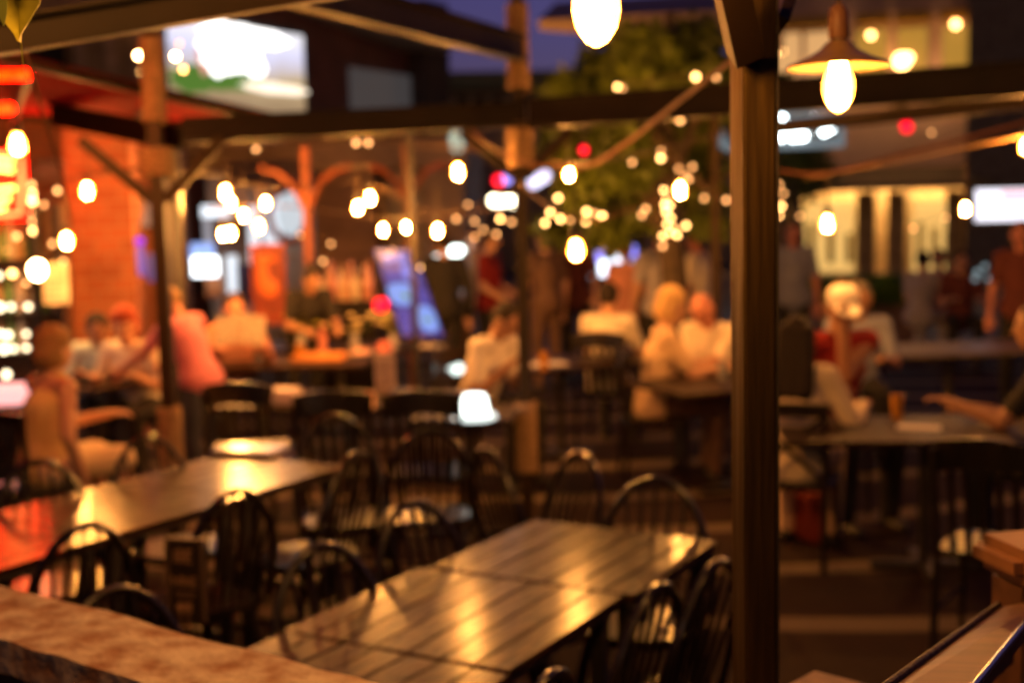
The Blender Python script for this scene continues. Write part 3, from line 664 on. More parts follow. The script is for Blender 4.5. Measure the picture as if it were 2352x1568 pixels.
# ------------------------------------------------------------------ hanging bulbs
def bulb_mesh(s=1.0, tall=False):
    mb = MB(); mb.lathe([(.013, 0), (.014, -.012), (.022, -.035), (.031, -.062), (.032, -.078), (.027, -.100), (.015, -.118), (.004, -.124)] if tall else [(.013, 0), (.016, -.010), (.025, -.026), (.030, -.045), (.030, -.058), (.024, -.075), (.012, -.086), (.003, -.088)], n=14)
    mb.bm.transform(Matrix.Scale(s, 4)); return mb
def pendant(label, x, y, d, s=1.0, m='bulb', cord=.22, group='hanging warm bulbs', shade=False, globe=False):
    p = W(x, y, d) + Vector((0, 0, (.068 if m == 'bulb_near' else .046)*s)); t = thing('hanging_bulb', label, 'lamp', p, 0, group)
    if globe:
        mb = MB(); mb.ell((0, 0, -.068*s), (.05*s, .05*s, .05*s)); mb.build('bulb', M[m], t, world=False)
    else:
        tall = m == 'bulb_near'; g_ = bulb_mesh(s, tall).build('glass', M['amber_glass'], t, world=False)
        c0, c1 = (-.028*s, -.098*s) if tall else (-.024*s, -.066*s); rr = (.022 if tall else .0155)*s
        mb = MB(); mb.capsule((0, 0, c0), (0, 0, c1), rr*.7, rr, n=10); mb.build('filament', M[m], g_, world=False)
    mb = MB(); mb.lathe([(.017*s, -.004), (.019*s, .01), (.019*s, .045), (.008*s, .055)], n=12); mb.build('socket', M['black_metal'], t, world=False)
    mb = MB(); mb.tube([(0, 0, .05*s), (0, 0, .05*s+cord)], .005, 6); mb.build('cord', M['dark_wire'], t, world=False)
    if shade:
        mb = MB(); mb.lathe([(.02, .022), (.03, .016), (.042, .002), (.07, -.014), (.112, -.030), (.117, -.036), (.113, -.038), (.068, -.020), (.04, -.006), (.02, .003)], n=28); mb.build('shade', mat('shade_enamel', (.24, .14, .06), .35, var=.1), t, world=False)
        mb = MB(); mb.lathe([(.02, .024), (.024, .03), (.022, .085), (.012, .10)], n=16); mb.build('shade_cap', mat('shade_cap', (.2, .09, .04), .5), t, world=False)
        mb = MB(); mb.lathe([(.07, .30), (.07, .32), (.02, .325)], n=20); mb.build('ceiling_rose', M['black_metal'], t, world=False)
    return t
pendant('large glowing bulb at the top edge, nearest of all bulbs', 1369, 8, 1.95, 1.15, 'bulb_near', .3)
pendant('glowing bulb under a flat round metal shade right of the big post', 1926, 194, 2.95, 1.1, 'bulb_near', .2, shade=True)
for x, y, d, s, lb in [
    (40, 332, 6.0, 1.15, 'glowing bulb at the left edge just above the red and yellow neon'),
    (200, 438, 9.3, 1.25, 'lone glowing bulb in front of the red lit brick wall'),
    (153, 553, 9.4, 1.3, 'lower glowing bulb left of the brick wall'),
    (518, 443, 11.3, 1.4, 'upper bulb of a close pair right of the left post'),
    (530, 467, 11.8, 1.2, 'lower bulb of a close pair right of the left post'),
    (610, 467, 9.0, .95, 'bulb right of the close pair above the red board'),
    (560, 495, 9.8, .95, 'bulb between the close pair and the red board'),
    (595, 520, 9.2, 1.0, 'bulb just above the red board'),
    (512, 538, 10.0, .95, 'left bulb of the pair in front of the white shop interior'),
    (530, 536, 9.5, 1.0, 'right bulb of the pair in front of the white shop interior'),
    (850, 455, 8.8, 1.0, 'upper right bulb of the pair left of centre'),
    (822, 477, 9.2, 1.0, 'lower left bulb of the pair left of centre'),
    (880, 528, 10.5, .95, 'bulb above the blue menu board'),
    (933, 522, 11.0, .9, 'bulb above right of the blue menu board'),
    (1005, 530, 9.0, 1.0, 'bulb right of the thin dark post'),
    (1052, 395, 7.6, 1.05, 'tall glowing bulb left of the middle post below the beam'),
    (1307, 400, 8.0, .9, 'bulb hanging at the bottom of the sagging rope'),
    (1323, 574, 5.9, 1.1, 'big low glowing bulb right of the middle post'),
    (1562, 437, 9.2, 1.25, 'bulb among the fairy lights of the tree'),
    (1900, 514, 7.6, 1.1, 'glowing bulb right of the big post in front of the cafe windows'),
    (2217, 480, 8.6, .9, 'bulb beside the bright screen at the right'),
    (2358, 336, 6.8, 1.0, 'bulb cut by the right edge')]:
    pendant(lb, x, y, d, s)
# unseen bulb added overhead to light the stone cap
for p_, lb in (((-.55, 1.75, 2.95), "added overhead bulb lighting the stone capped wall"),):
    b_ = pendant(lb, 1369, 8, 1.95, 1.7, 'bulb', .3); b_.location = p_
def wire(label, pts, r, m, name='festoon_wire', cat='cable'):
    P = [W(*p) for p in pts]; out = []
    for i in range(len(P)-1):
        p0, p1, p2, p3 = P[max(i-1, 0)], P[i], P[i+1], P[min(i+2, len(P)-1)]
        for k in range(5):
            f = k/5; out.append(.5*((2*p1)+(p2-p0)*f+(2*p0-5*p1+4*p2-p3)*f*f+(3*p1-p0-3*p2+p3)*f**3))
    out.append(P[-1]); mb = MB(); mb.tube(out, r, 7); return solo(mb.build(name, M[m]), label, cat, 'ropes and wires of the string lights')
wire('thick orange rope sagging from the beam joint up to the big post', [(1062, 266, 7.6), (1105, 318, 7.4), (1190, 368, 7.1), (1325, 386, 6.6), (1425, 338, 5.9), (1560, 232, 5.0), (1700, 125, 4.2)], .0095, 'wire')
wire('thin wire sagging across the centre below the long beam', [(690, 285, 8), (880, 325, 8), (1062, 340, 8), (1300, 376, 8), (1500, 345, 7.5), (1690, 300, 7)], .006, 'dark_wire')
wire('orange cable drooping at the right below the lit sign', [(1790, 392, 6.6), (1900, 398, 6.4), (2080, 352, 6.1), (2230, 315, 5.9), (2420, 262, 5.7)], .0095, 'wire')
wire('pale thin wire below the orange cable at the right', [(1850, 410, 7.6), (2050, 372, 7.3), (2250, 332, 7), (2420, 300, 6.8)], .006, 'rope')
wire('wire rising from the red wall to the beam joint', [(150, 410, 7.5), (420, 372, 7.5), (700, 335, 7.7), (1062, 285, 7.8)], .007, 'dark_wire')
wire('thin wire at the left holding the lone bulb', [(-60, 330, 7), (110, 372, 7.4), (200, 390, 7.5), (430, 392, 7.6), (700, 388, 8), (850, 380, 8.5)], .005, 'dark_wire')
wire('wire linking the bulbs right of the left post', [(380, 388, 7.4), (518, 408, 11.0), (610, 432, 9.0), (730, 425, 8.8), (850, 420, 8.8), (1005, 490, 9.0), (1180, 440, 9.0)], .006, 'dark_wire')
wire('wire linking the low bulbs above the menu board', [(480, 480, 9.6), (560, 470, 9.8), (700, 478, 10), (880, 500, 10.5), (1000, 498, 10), (1190, 470, 9.5)], .006, 'dark_wire')
wire('wire carrying the big low bulb right of the middle post', [(1190, 420, 7), (1323, 505, 5.9), (1480, 470, 6.2), (1690, 395, 6.5)], .005, 'wire')
wire('brown hanging rope at the left edge below the leaf', [(52, 98, 3.2), (85, 215, 3.4), (110, 300, 3.6), (150, 440, 3.9), (165, 520, 4.1)], .004, 'wire')
wire('pale cable curving along the right long beam', [(1800, 290, 7.4), (1950, 270, 7.2), (2100, 235, 6.9), (2250, 195, 6.6), (2420, 150, 6.3)], .007, 'dark_wire')
# ------------------------------------------------------------------ fairy lights
def fairy(label, pts, d, r=.017, m='fairy', wire_too=True, name='fairy_light_string'):
    P = [W(p[0], p[1], d+random.uniform(-.4, .4)) for p in pts]; t = thing(name, label, 'string lights', P[0])
    for i, (p, q) in enumerate(zip(P, pts)):
        k = q[2] if len(q) > 2 else 1; mb = MB(); mb.ell(p, (r*k,)*3, n=10); mb.build('fairy_light', M[q[3]] if len(q) > 3 else M[m], t)
    if wire_too and len(P) > 1:
        mb = MB(); mb.tube([p+Vector((0, 0, r)) for p in P], .004, 5); mb.build('light_wire', M['dark_wire'], t)
    return t
D_ = 'fairy_dim'
fairy('warm fairy lights scattered in the upper crown of the tree', [(1418, 200), (1598, 177, 1.3), (1645, 178, .9, D_), (1650, 243, .9, D_), (1430, 203, .8, D_)], 10.2)
fairy('dense strand of fairy lights hanging down the tree right of centre', [(1452, 373, .9, D_), (1518, 345, .9, D_), (1518, 363, 1.2), (1560, 388, 1, D_), (1590, 383, 1, D_), (1575, 405, 1, D_), (1582, 412, .9, D_), (1525, 437), (1530, 455), (1527, 470), (1538, 472), (1530, 487, 1.1), (1540, 500, 1.1), (1532, 515), (1548, 525, 1.1), (1540, 535), (1555, 540), (1575, 518, 1.1), (1522, 542), (1522, 565, 1, D_), (1617, 455, 1, D_), (1668, 460, 1, D_)], 10.2)
fairy('clusters of fairy lights right of the middle post', [(1282, 455, 1.1), (1264, 488, 1.1), (1252, 512, 1.1), (1287, 503, 1.1), (1347, 486, 1.1), (1365, 490, 1, D_), (1383, 497, 1.2), (1346, 508, 1.1), (1310, 505, .9, D_), (1483, 480, 1, D_), (1474, 494, 1, D_)], 10.2)
fairy('fairy lights left of the middle post under the wide lamp', [(1048, 503, 1.1, D_), (1090, 508, 1, D_), (1145, 478, .9, D_), (1149, 503, 1.2), (1175, 510, 1.1, D_)], 12.0)
fairy('fairy lights just right of the big post', [(1790, 425, 1, D_), (1800, 445, 1, D_), (1793, 474, 1.6), (1790, 495, .9), (1782, 124), (1797, 118, 1.2)], 13)
fairy('small warm lights reflected around the cafe windows at the right', [(2098, 525, 1, D_), (2172, 500, 1, D_), (1838, 497, 1, D_), (2140, 305, .9, D_)], 14.5)
fairy('five warm lights beside the large bright screen', [(318, 128, 1.4, 'bulb_far'), (325, 165, 1.1), (412, 101, 1, D_), (403, 130, 1.4, 'bulb_far'), (421, 160, 1.4)], 12)
fairy('small warm lights on the long beam', [(823, 297, .9, D_), (848, 297, 1), (818, 328, .9, D_), (846, 328, .9, D_), (588, 315, .8, D_), (588, 344, .8, D_), (1560, 245, 1.1, D_), (1562, 276, 1.1, D_)], 8.3, .018)
M['red_lamp'] = emi('red_lamp', (1, .0, .02), 3.5, sample=False); M['violet_lamp'] = emi('violet_lamp', (.35, .30, 1), 2.2, sample=False)
M['white_lamp'] = emi('white_lamp', (.85, .95, .88), 7); M['purple_lamp'] = emi('purple_lamp', (.25, .02, .9), 1.2, sample=False)
M['blue_lamp'] = emi('blue_lamp', (.25, .25, 1), 2.0, sample=False); M['cool_white'] = emi('cool_white', (.80, .88, 1), 3)
def lampball(label, x, y, d, r, m, group=None, sq=1.0):
    p = W(x, y, d); t = thing('globe_lamp', label, 'lamp', p, 0, group)
    mb = MB(); mb.ell((0, 0, 0), (r, r, r*sq), n=14); mb.build('globe', M[m], t, world=False)
    mb = MB(); mb.lathe([(r*.35, r*sq*.92), (r*.3, r*sq*1.25), (.006, r*sq*1.3), (.006, r*sq+.35)], n=8); mb.build('lamp_holder', M['black_metal'], t, world=False); return t
lampball('single red lamp hanging right of the middle post', 1341, 345, 9.5, .032, 'red_lamp')
lampball('upper red lamp in front of the brown facade at the right', 2075, 272, 14, .06, 'red_lamp')
lampball('lower red lamp in front of the brown facade at the right', 2083, 292, 14.3, .06, 'red_lamp')
lampball('red lamp left of the middle post above the wide lamp', 1146, 415, 12, .055, 'red_lamp')
lampball('violet lamp touching the red one left of the middle post', 1164, 411, 12, .05, 'violet_lamp')
lampball('small red lamp left of the blue menu board', 875, 700, 10.2, .06, 'red_lamp')
lampball('large oval white lamp right of the blue menu board', 1050, 608, 14.5, .14, 'white_lamp', sq=1.6)
lampball('smaller round white lamp above the person in dark clothes', 1010, 608, 15, .12, 'white_lamp')
lampball('warm white lamp just right of the thin dark post', 984, 626, 15, .12, 'fairy')
for k, (x, y, r, m, lb) in enumerate([(1367, 590, .10, 'violet_lamp', 'violet lamp leftmost of the far bluish lights'), (1388, 615, .12, 'cool_white', 'white lamp lowest of the far bluish lights'), (1366, 620, .11, 'cool_white', 'white lamp lower left of the far bluish lights'),
    (1430, 605, .13, 'cool_white', 'white lamp right of the far bluish lights'), (1452, 577, .09, 'blue_lamp', 'blue lamp highest at the right of the far bluish lights'), (1383, 566, .08, 'violet_lamp', 'dim violet lamp above the far bluish lights')]):
    lampball(lb, x, y, 17+k*.3, r, m, 'far bluish lamps beyond the crowd')
lampball('small purple lamp left of the left post', 321, 554, 10.4, .035, 'purple_lamp')
# wide tubular lamp
def tube_lamp(label, x0, y0, x1, y1, d, r, m):
    a, b = W(x0, y0, d), W(x1, y1, d); t = thing('tube_lamp', label, 'lamp', (a+b)/2); mb = MB(); mb.capsule(a, b, r, r); mb.build('tube', m, t)
    mb = MB(); mb.bar(a+Vector((0, .02, r)), b+Vector((0, .02, r)), .05, .03); mb.build('housing', M['black_metal'], t); return t
tube_lamp('wide glowing white lamp left of the middle post', 1134, 461, 1178, 463, 12, .05, emi('wide_lamp', (1, .85, .55), 12))
tube_lamp('tilted cluster lamp of pale violet light right of the middle post', 1225, 420, 1252, 405, 15, .07, emi('tilt_lamp', (.78, .72, 1), 2.2))
tube_lamp('pale green white lamp above the tall bulb', 1048, 316, 1050, 335, 13, .07, emi('pale_green_lamp', (.6, .75, .6), .8, sample=False))
tube_lamp('purple strip light left of the left post', 322, 575, 326, 625, 10.6, .03, emi('purple_strip', (.25, .18, .8), .6, sample=False))
tube_lamp('second dimmer purple strip light beside the left post', 345, 590, 347, 640, 11.2, .03, emi('purple_strip_dim', (.2, .16, .55), .35, sample=False))

# ------------------------------------------------------------------ neon at the left edge
t = thing('neon_sign', 'blazing red and yellow neon sign at the left edge', 'sign', W(10, 430, 9))
red_n = emi('neon_red', (1, .02, .005), 60); yel_n = emi('neon_yellow', (1, .40, .06), 14)
pf = Plane(W(20, 430, 10.4), (.97, .2))
mb = MB(); pf.pbox(mb, -90, 345, 60, 505, -.06, 0); mb.build('backing', emi('neon_backing_glow', (1, .002, .0005), 14), t)  # backing made to glow for more red light on the left tables
def pz(x, y, tt=.03): a, z = pf.hit(x, y); return pf.pt(a, z, tt)
mb = MB(); mb.tube([pz(-50, 352), pz(50, 356), pz(52, 420), pz(48, 490), pz(-50, 500)], .014, 8); mb.build('red_tube', red_n, t)
for y in (372, 392): mb = MB(); mb.tube([pz(-40, y), pz(-5, y-5), pz(32, y)], .018, 8); mb.build('yellow_tube', yel_n, t)
for y in (432, 455, 476): mb = MB(); mb.tube([pz(-40, y), pz(-5, y+4), pz(36-(y-432)*.5, y)], .018, 8); mb.build('yellow_tube', yel_n, t)
for lb, x0, y0, x1, y1, d in (('red light bar at the left edge above the canopy', -60, 175, 62, 172, 6.2), ('short red light bar at the left edge under the canopy rim', -60, 252, 22, 250, 6.2)):
    tube_lamp(lb, x0, y0, x1, y1, d, .022, emi('red_bar', (1, .0015, .0), 110))
fairy('vertical string of yellow lights at the left behind the neon', [(72, 425, 1, D_), (74, 445, 1), (74, 462, 1.3), (75, 490, .9, D_), (75, 508, .9, D_), (76, 530, 1), (38, 543, 1, D_), (132, 438, .9, D_)], 9.4, .02)
fairy('scattered small amber lights over the bar at the far left', [(38, 543, 1, D_), (28, 628, 1.2), (100, 470, .9, D_), (120, 560, .9, D_), (60, 650, .8, D_), (145, 600, .8, D_), (20, 575, 1, D_)], 10.0, .02)
fairy('scattered dim amber lights between the shops and the menu board', [(760, 560, .9, D_), (742, 600, 1, D_), (690, 540, .8, D_), (900, 575, .9, D_), (1090, 545, 1, D_), (1075, 470, .9, D_), (1140, 538, 1.1, D_), (1110, 528, 1, D_), (640, 600, .8, D_)], 12.2)

# ------------------------------------------------------------------ bar at the far left
t = thing('back_bar', 'dark bar shelving with bottles and small glowing glints at the far left', 'shelf', (W(60, 850, 10.4).x, 10.4, .008))
pb = Plane(W(60, 850, 10.4), (1, .12))
bar_m = M['black_wood']
for y in (592, 712, 800, 905): 
    mb = MB(); z = pb.hit(60, y)[1]; pb.box(mb, pb.hit(-120, y)[0], pb.hit(158, y)[0], z-.03, z, -.02, .34); mb.build('shelf', bar_m, t)
for x in (-120, 105, 160):
    mb = MB(); a = pb.hit(x, 700)[0]; pb.box(mb, a-.02, a+.02, .008, pb.hit(x, 470)[1], -.025, .30); mb.build('upright', bar_m, t)
mb = MB(); a0, a1 = pb.hit(-120, 700)[0], pb.hit(160, 700)[0]; pb.box(mb, a0, a1, .008, pb.hit(60, 470)[1], -.06, -.026); mb.build('back_panel', mat('bar_back', (.16, .06, .03), .6), t)
strip = emi('shelf_glint', (1, .82, .5), 6); stripb = emi('shelf_glint_cool', (.55, .6, 1), 2.5)  # glints on the glossy shelf lips, made as small glowing balls
for x, y, r, m_ in [(27, 698, .05, strip), (52, 697, .035, strip), (90, 697, .035, strip), (45, 760, .045, strip), (27, 757, .04, strip), (86, 757, .03, strip), (37, 790, .055, strip), (58, 790, .035, strip), (86, 788, .032, strip), (5, 795, .045, stripb), (3, 700, .04, stripb), (25, 628, .035, strip), (42, 847, .045, strip)]:
    a, z = pb.hit(x, y); mb = MB(); mb.ell(pb.pt(a, z, .36), (r*.62,)*3, n=10); mb.build('shelf_glint', m_, t)
for i, (x, y) in enumerate([(4, 592), (22, 592), (40, 592), (58, 592), (80, 592), (-15, 592), (10, 712), (35, 712), (60, 712), (84, 712), (120, 712), (140, 712), (14, 800), (40, 800), (66, 800), (120, 800), (-14, 712), (-12, 800)]):
    a, z = pb.hit(x, y); c = pb.pt(a, z, .17); h = .26+.03*(i % 3)
    mb = MB(); mb.lathe([(.034, 0), (.036, .01), (.036, h*.58), (.014, h*.76), (.013, h), (.015, h+.004)], c, 12)
    solo(mb.build('bottle', mat('bottle_glass', ((.45, .26, .12), (.12, .25, .08), (.55, .42, .35))[i % 3], .15, coat=.5)),
         ['', ''][0] or f"{('amber', 'green', 'pale pink')[i % 3]} bottle on a shelf of the dark bar at the far left", 'bottle', 'bottles on the shelves of the left bar ' + ('amber', 'green', 'pale pink')[i % 3])
t = thing('bar_counter', 'bar counter with a glowing pinkish top edge at the left edge', 'counter', (W(0, 900, 8.6).x, 8.6, .008))
pc_ = Plane(W(0, 900, 8.6), (1, .1))
mb = MB(); pc_.box(mb, pc_.hit(-150, 860)[0], pc_.hit(30, 860)[0], .008, .70, -.4, 0); mb.build('counter_body', bar_m, t)
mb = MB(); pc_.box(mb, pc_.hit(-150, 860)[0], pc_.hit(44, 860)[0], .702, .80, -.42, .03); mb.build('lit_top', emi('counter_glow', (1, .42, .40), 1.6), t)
# pale notice
pn2 = Plane(W(125, 650, 9.9), (1, .1)); t = thing('notice_board', 'pale printed notice board beside the bar at the left', 'sign', pn2.p)
mb = MB(); pn2.pbox(mb, 100, 603, 158, 698, 0, .02); mb.build('board', mat('notice', (.62, .55, .45), .6, scale=9), t)
mb = MB()
for y in (616, 628, 640, 652, 672, 684): pn2.pbox(mb, 110, y, 148, y+3, .021, .024)
mb.build('printed_lines', mat('print', (.25, .18, .12), .7), t)
lampball('warm globe lamp in front of the pale notice board', 86, 620, 9.0, .055, 'bulb_far', sq=1.2)

# ------------------------------------------------------------------ left: brick building with orange lamp light
BR = brickmat('brick', (.34, .105, .045), (.25, .075, .032), (.30, .15, .09), 2.3, R(90))
pk = Plane(W(250, 600, 11.0), (1, .15)); t = thing('brick_pier', 'broad brick wall lit orange between the bar and the left post', 'wall', (pk.p.x, pk.p.y, .008))
mb = MB(); pk.box(mb, pk.hit(160, 600)[0], pk.hit(310, 600)[0], .008, 2.9, -.5, 0); mb.build('brickwork', BR, t)
mb = MB(); pk.box(mb, pk.hit(152, 600)[0], pk.hit(318, 600)[0], 2.9, 3.0, -.54, .05); mb.build('top_ledge', mat('ledge', (.30, .12, .06), .6), t)
pk2 = Plane(W(250, 600, 13.2), (1, .15)); t = thing('bar_building', 'brick and timber bar building behind the left post', 'building', (pk2.p.x, pk2.p.y, .04))
mb = MB(); pk2.box(mb, pk2.hit(-300, 500)[0], pk2.hit(368, 500)[0], .04, 2.95, -3, 0); mb.build('wall', brickmat('brick2', (.30, .10, .05), (.22, .07, .035), (.2, .1, .07), 2, R(90)), t)
mb = MB(); pk2.box(mb, pk2.hit(-300, 500)[0]-.3, pk2.hit(368, 500)[0]+.05, 2.95, 3.05, -3.2, .4); mb.build('roof_slab', M['black_wood'], t)
for x0, y0, x1, y1, c in ((60, 470, 120, 590, (.9, .45, .2)), (318, 440, 345, 520, (.9, .5, .3))):
    f = MB(); pk2.pbox(f, x0-4, y0-4, x1+4, y1+4, 0, .04); fo = f.build('window', M['black_wood'], t); f = MB(); pk2.pbox(f, x0, y0, x1, y1, .041, .05); f.build('pane', emi('win_glow', c, .35), fo)
mb = MB(); pk2.pbox(mb, 262, 440, 285, 500, .0, .08); mb.build('red_plaque', emi('plaque', (1, .06, .02), .5), t)
for x, y, nm, c in ((302, 465, 'oval_sign', (.55, .26, .14)), (132, 395, 'shop_sign', (.4, .25, .22))):
    a, z = pk2.hit(x, y); mb = MB(); mb.ell(pk2.pt(a, z, .05), (.14, .04, .26) if x > 200 else (.3, .04, .12)); mb.build(nm, mat(nm, c, .5), t)

# ------------------------------------------------------------------ upper left building with the big screen
pS = Plane(W(375, 200, 20), (.476, .88)); t = thing('tall_building', 'dark reddish building carrying the large bright screen', 'building', (pS.p.x, pS.p.y, .04))
def sx(x, y): return pS.hit(x, y)
aL, aR = sx(-200, 200)[0] if False else -4.5, sx(942, 200)[0]
mb = MB(); zr0 = sx(690, 22)[1]; zr1 = sx(934, 122)[1]
mb.quadbox([pS.pt(-9, .04, -6), pS.pt(aR, .04, -6), pS.pt(aR, .04, 0), pS.pt(-9, .04, 0), pS.pt(-9, zr0+1.2, -6), pS.pt(aR, zr1, -6), pS.pt(aR, zr1, 0), pS.pt(-9, zr0+1.2, 0)])
mb.build('wall', mat('maroon_wall', (.16, .055, .04), .7, scale=2, var=.2), t)
mb = MB(); a0 = sx(560, 10)[0]
mb.quadbox([pS.pt(-9, zr0+1.2, -6), pS.pt(aR+.3, zr1, -6), pS.pt(aR+.3, zr1, .8), pS.pt(-9, zr0+1.2, .8), pS.pt(-9, zr0+1.8, -6), pS.pt(aR+.3, zr1+.45, -6), pS.pt(aR+.3, zr1+.45, .8), pS.pt(-9, zr0+1.8, .8)])
mb.build('roof', mat('grey_roof', (.30, .27, .24), .6), t)
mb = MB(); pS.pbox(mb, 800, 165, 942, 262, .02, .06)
mb.build('light_patch', emi('patch_glow', (.16, .14, .14), .3, sample=False), t)  # patch of light projected on the wall, put in as a glowing panel
mb = MB(); a, _ = sx(938, 200); pS.box(mb, a, a+.95, .04, sx(975, 12)[1], -1.5, .4); mb.build('corner_tower', mat('tower', (.03, .018, .025), .7), t)
t = thing('large_screen', 'large bright screen showing a white sky, green trees and pale buildings', 'screen', pS.pt(sx(530, 260)[0], sx(530, 268)[1], .1))
e1 = emi('screen_white', (.98, .97, 1), 1.25); 
def scr_mat():
    m = bpy.data.materials.new('screen_picture'); m.use_nodes = True; n = m.node_tree; b = n.nodes['Principled BSDF']
    tc = n.nodes.new('ShaderNodeTexCoord'); sp = n.nodes.new('ShaderNodeSeparateXYZ'); n.links.new(tc.outputs['Object'], sp.inputs[0])
    nz = n.nodes.new('ShaderNodeTexNoise'); nz.inputs['Scale'].default_value = 1.6; n.links.new(tc.outputs['Object'], nz.inputs[0])
    ad = n.nodes.new('ShaderNodeMath'); ad.operation = 'MULTIPLY_ADD'; ad.inputs[1].default_value = .35; n.links.new(nz.outputs[0], ad.inputs[0]); n.links.new(sp.outputs['Z'], ad.inputs[2])
    cr = n.nodes.new('ShaderNodeValToRGB'); e = cr.color_ramp.elements; e[0].position = .18; e[0].color = (.34, .22, .12, 1); e[1].position = .95; e[1].color = (1, 1, 1, 1)
    for p, c in ((.42, (.55, .40, .22)), (.50, (.62, .55, .60)), (.62, (.72, .70, .92)), (.80, (.95, .92, .98))): k = e.new(p); k.color = (*c, 1)
    mr = n.nodes.new('ShaderNodeMapRange'); mr.inputs[1].default_value = 0; mr.inputs[2].default_value = 2.0; n.links.new(ad.outputs[0], mr.inputs[0]); n.links.new(mr.outputs[0], cr.inputs[0])
    n.links.new(cr.outputs[0], b.inputs['Emission Color']); b.inputs['Emission Strength'].default_value = 1.1; b.inputs['Base Color'].default_value = (.02, .02, .02, 1); return m
a0, a1 = sx(376, 160)[0], sx(688, 160)[0]; z1 = sx(520, 48)[1]; z1b = sx(684, 84)[1]; z0 = sx(690, 268)[1]-.25
mb = MB(); pS.box(mb, a0-.1, a1+.1, z0-.1, z1b+.1, .02, .09); mb.build('frame', M['black_metal'], t)
mb = MB(); pS.box(mb, a0, a1, z0, z1b, .092, .1); mb.build('picture', scr_mat(), t)
def patch(nm, x, y, rx, rz_, m, tt=.104, th=.012):
    a, z = sx(x, y); mb = MB(); n = 22
    pts = [pS.pt(a+rx*math.cos(2*math.pi*i/n)*(1+.12*math.sin(3*i)), z+rz_*math.sin(2*math.pi*i/n)*(1+.1*math.cos(2*i)), tt) for i in range(n)]
    lo = [mb.bm.verts.new(p) for p in pts]; hi = [mb.bm.verts.new(p+pS.n*th) for p in pts]
    for k in range(n): mb.bm.faces.new((lo[k], lo[(k+1) % n], hi[(k+1) % n], hi[k]))
    mb.bm.faces.new(lo[::-1]); mb.bm.faces.new(hi); mb.build(nm, m, t)
gr = emi('screen_green', (.10, .22, .03), .9); wh = emi('screen_blaze', (1, .98, .95), 3)
patch('green_shape', 430, 185, .5, .2, gr); patch('green_shape', 500, 178, .9, .22, gr, .106); 
patch('white_shape', 490, 110, .48, .46, wh, .12); patch('white_shape', 540, 125, .5, .3, wh, .118); patch('white_shape', 572, 157, .27, .16, wh, .122); patch('white_shape', 555, 85, 1.1, .16, wh, .123)
patch('pink_shape', 455, 130, .16, .3, emi('screen_pink', (.8, .35, .28), 1), .117)
patch('cream_shape', 620, 205, .9, .09, emi('screen_cream', (1, .85, .65), 1.6), .124)
# gutter pipe and grey building at top left
pT = Plane(W(100, 120, 17), (1, .3)); t = thing('grey_building', 'grey brown building behind the top left beam', 'building', (pT.p.x, pT.p.y, .04))
mb = MB(); pT.box(mb, pT.hit(-400, 100)[0], pT.hit(352, 100)[0], .04, 6.5, -5, 0); mb.build('wall', mat('grey_wall', (.20, .15, .13), .7, scale=1.5), t)
for x in (170, 240, 300): mb = MB(); pT.pbox(mb, x, 40, x+28, 210, .0, .12); mb.build('pilaster', mat('pilaster', (.24, .18, .16), .7), t)
mb = MB(); pT.pbox(mb, 60, 95, 150, 150, .01, .1); mb.build('window', M['glass_dark'], t)

# ------------------------------------------------------------------ shops behind the centre left
pM = Plane(W(600, 600, 17.5), (1, -.05)); t = thing('shop_building', 'shop building with a brightly lit open front behind the left bulbs', 'building', (pM.p.x, pM.p.y, .04))
tan = mat('tan_wall', (.30, .19, .12), .7, scale=2); bwn = mat('brown_wall', (.22, .12, .08), .7, scale=2)
def mx(x, y): return pM.hit(x, y)
mb = MB(); pM.box(mb, mx(425, 600)[0], mx(1065, 600)[0], .04, mx(700, 345)[1], -4, -1.2); mb.build('back_wall', mat('shop_back', (.42, .34, .28), .7), t)
mb = MB(); pM.pbox(mb, 425, 322, 1070, 392, -1.19, .0); mb.build('upper_wall', tan, t)
mb = MB(); pM.box(mb, mx(722, 600)[0], mx(862, 600)[0], .04, mx(800, 392)[1]-.003, -1.19, -.1); mb.build('wall', bwn, t)
mb = MB(); pM.box(mb, mx(975, 600)[0], mx(1066, 600)[0], .04, mx(1000, 392)[1]-.003, -1.19, -.1); mb.build('wall', tan, t)
mb = MB(); a0, a1 = mx(515, 400)[0], mx(705, 400)[0]; n = 60; z1, z0 = mx(600, 372)[1], mx(600, 432)[1]; vs = []
for i in range(n+1):
    a = a0+(a1-a0)*i/n; o = .03*math.sin(i*math.pi/1.5); vs.append([mb.bm.verts.new(pM.pt(a, z1+o, .0)), mb.bm.verts.new(pM.pt(a+.35, z0+o, 1.0)), mb.bm.verts.new(pM.pt(a+.35, z0+o-.01, 1.0)), mb.bm.verts.new(pM.pt(a, z1+o-.01, .0))])
for p, q in zip(vs, vs[1:]):
    for k in range(4): mb.bm.faces.new((p[k], p[(k+1) % 4], q[(k+1) % 4], q[k]))
mb.build('corrugated_awning', mat('corrugated', (.30, .27, .25), .5), t)
cw = emi('shop_white', (.86, .92, 1), 1.1); cb = emi('shop_blaze', (.9, .96, 1), 5); cd = emi('shop_dim', (.75, .72, .8), .45)
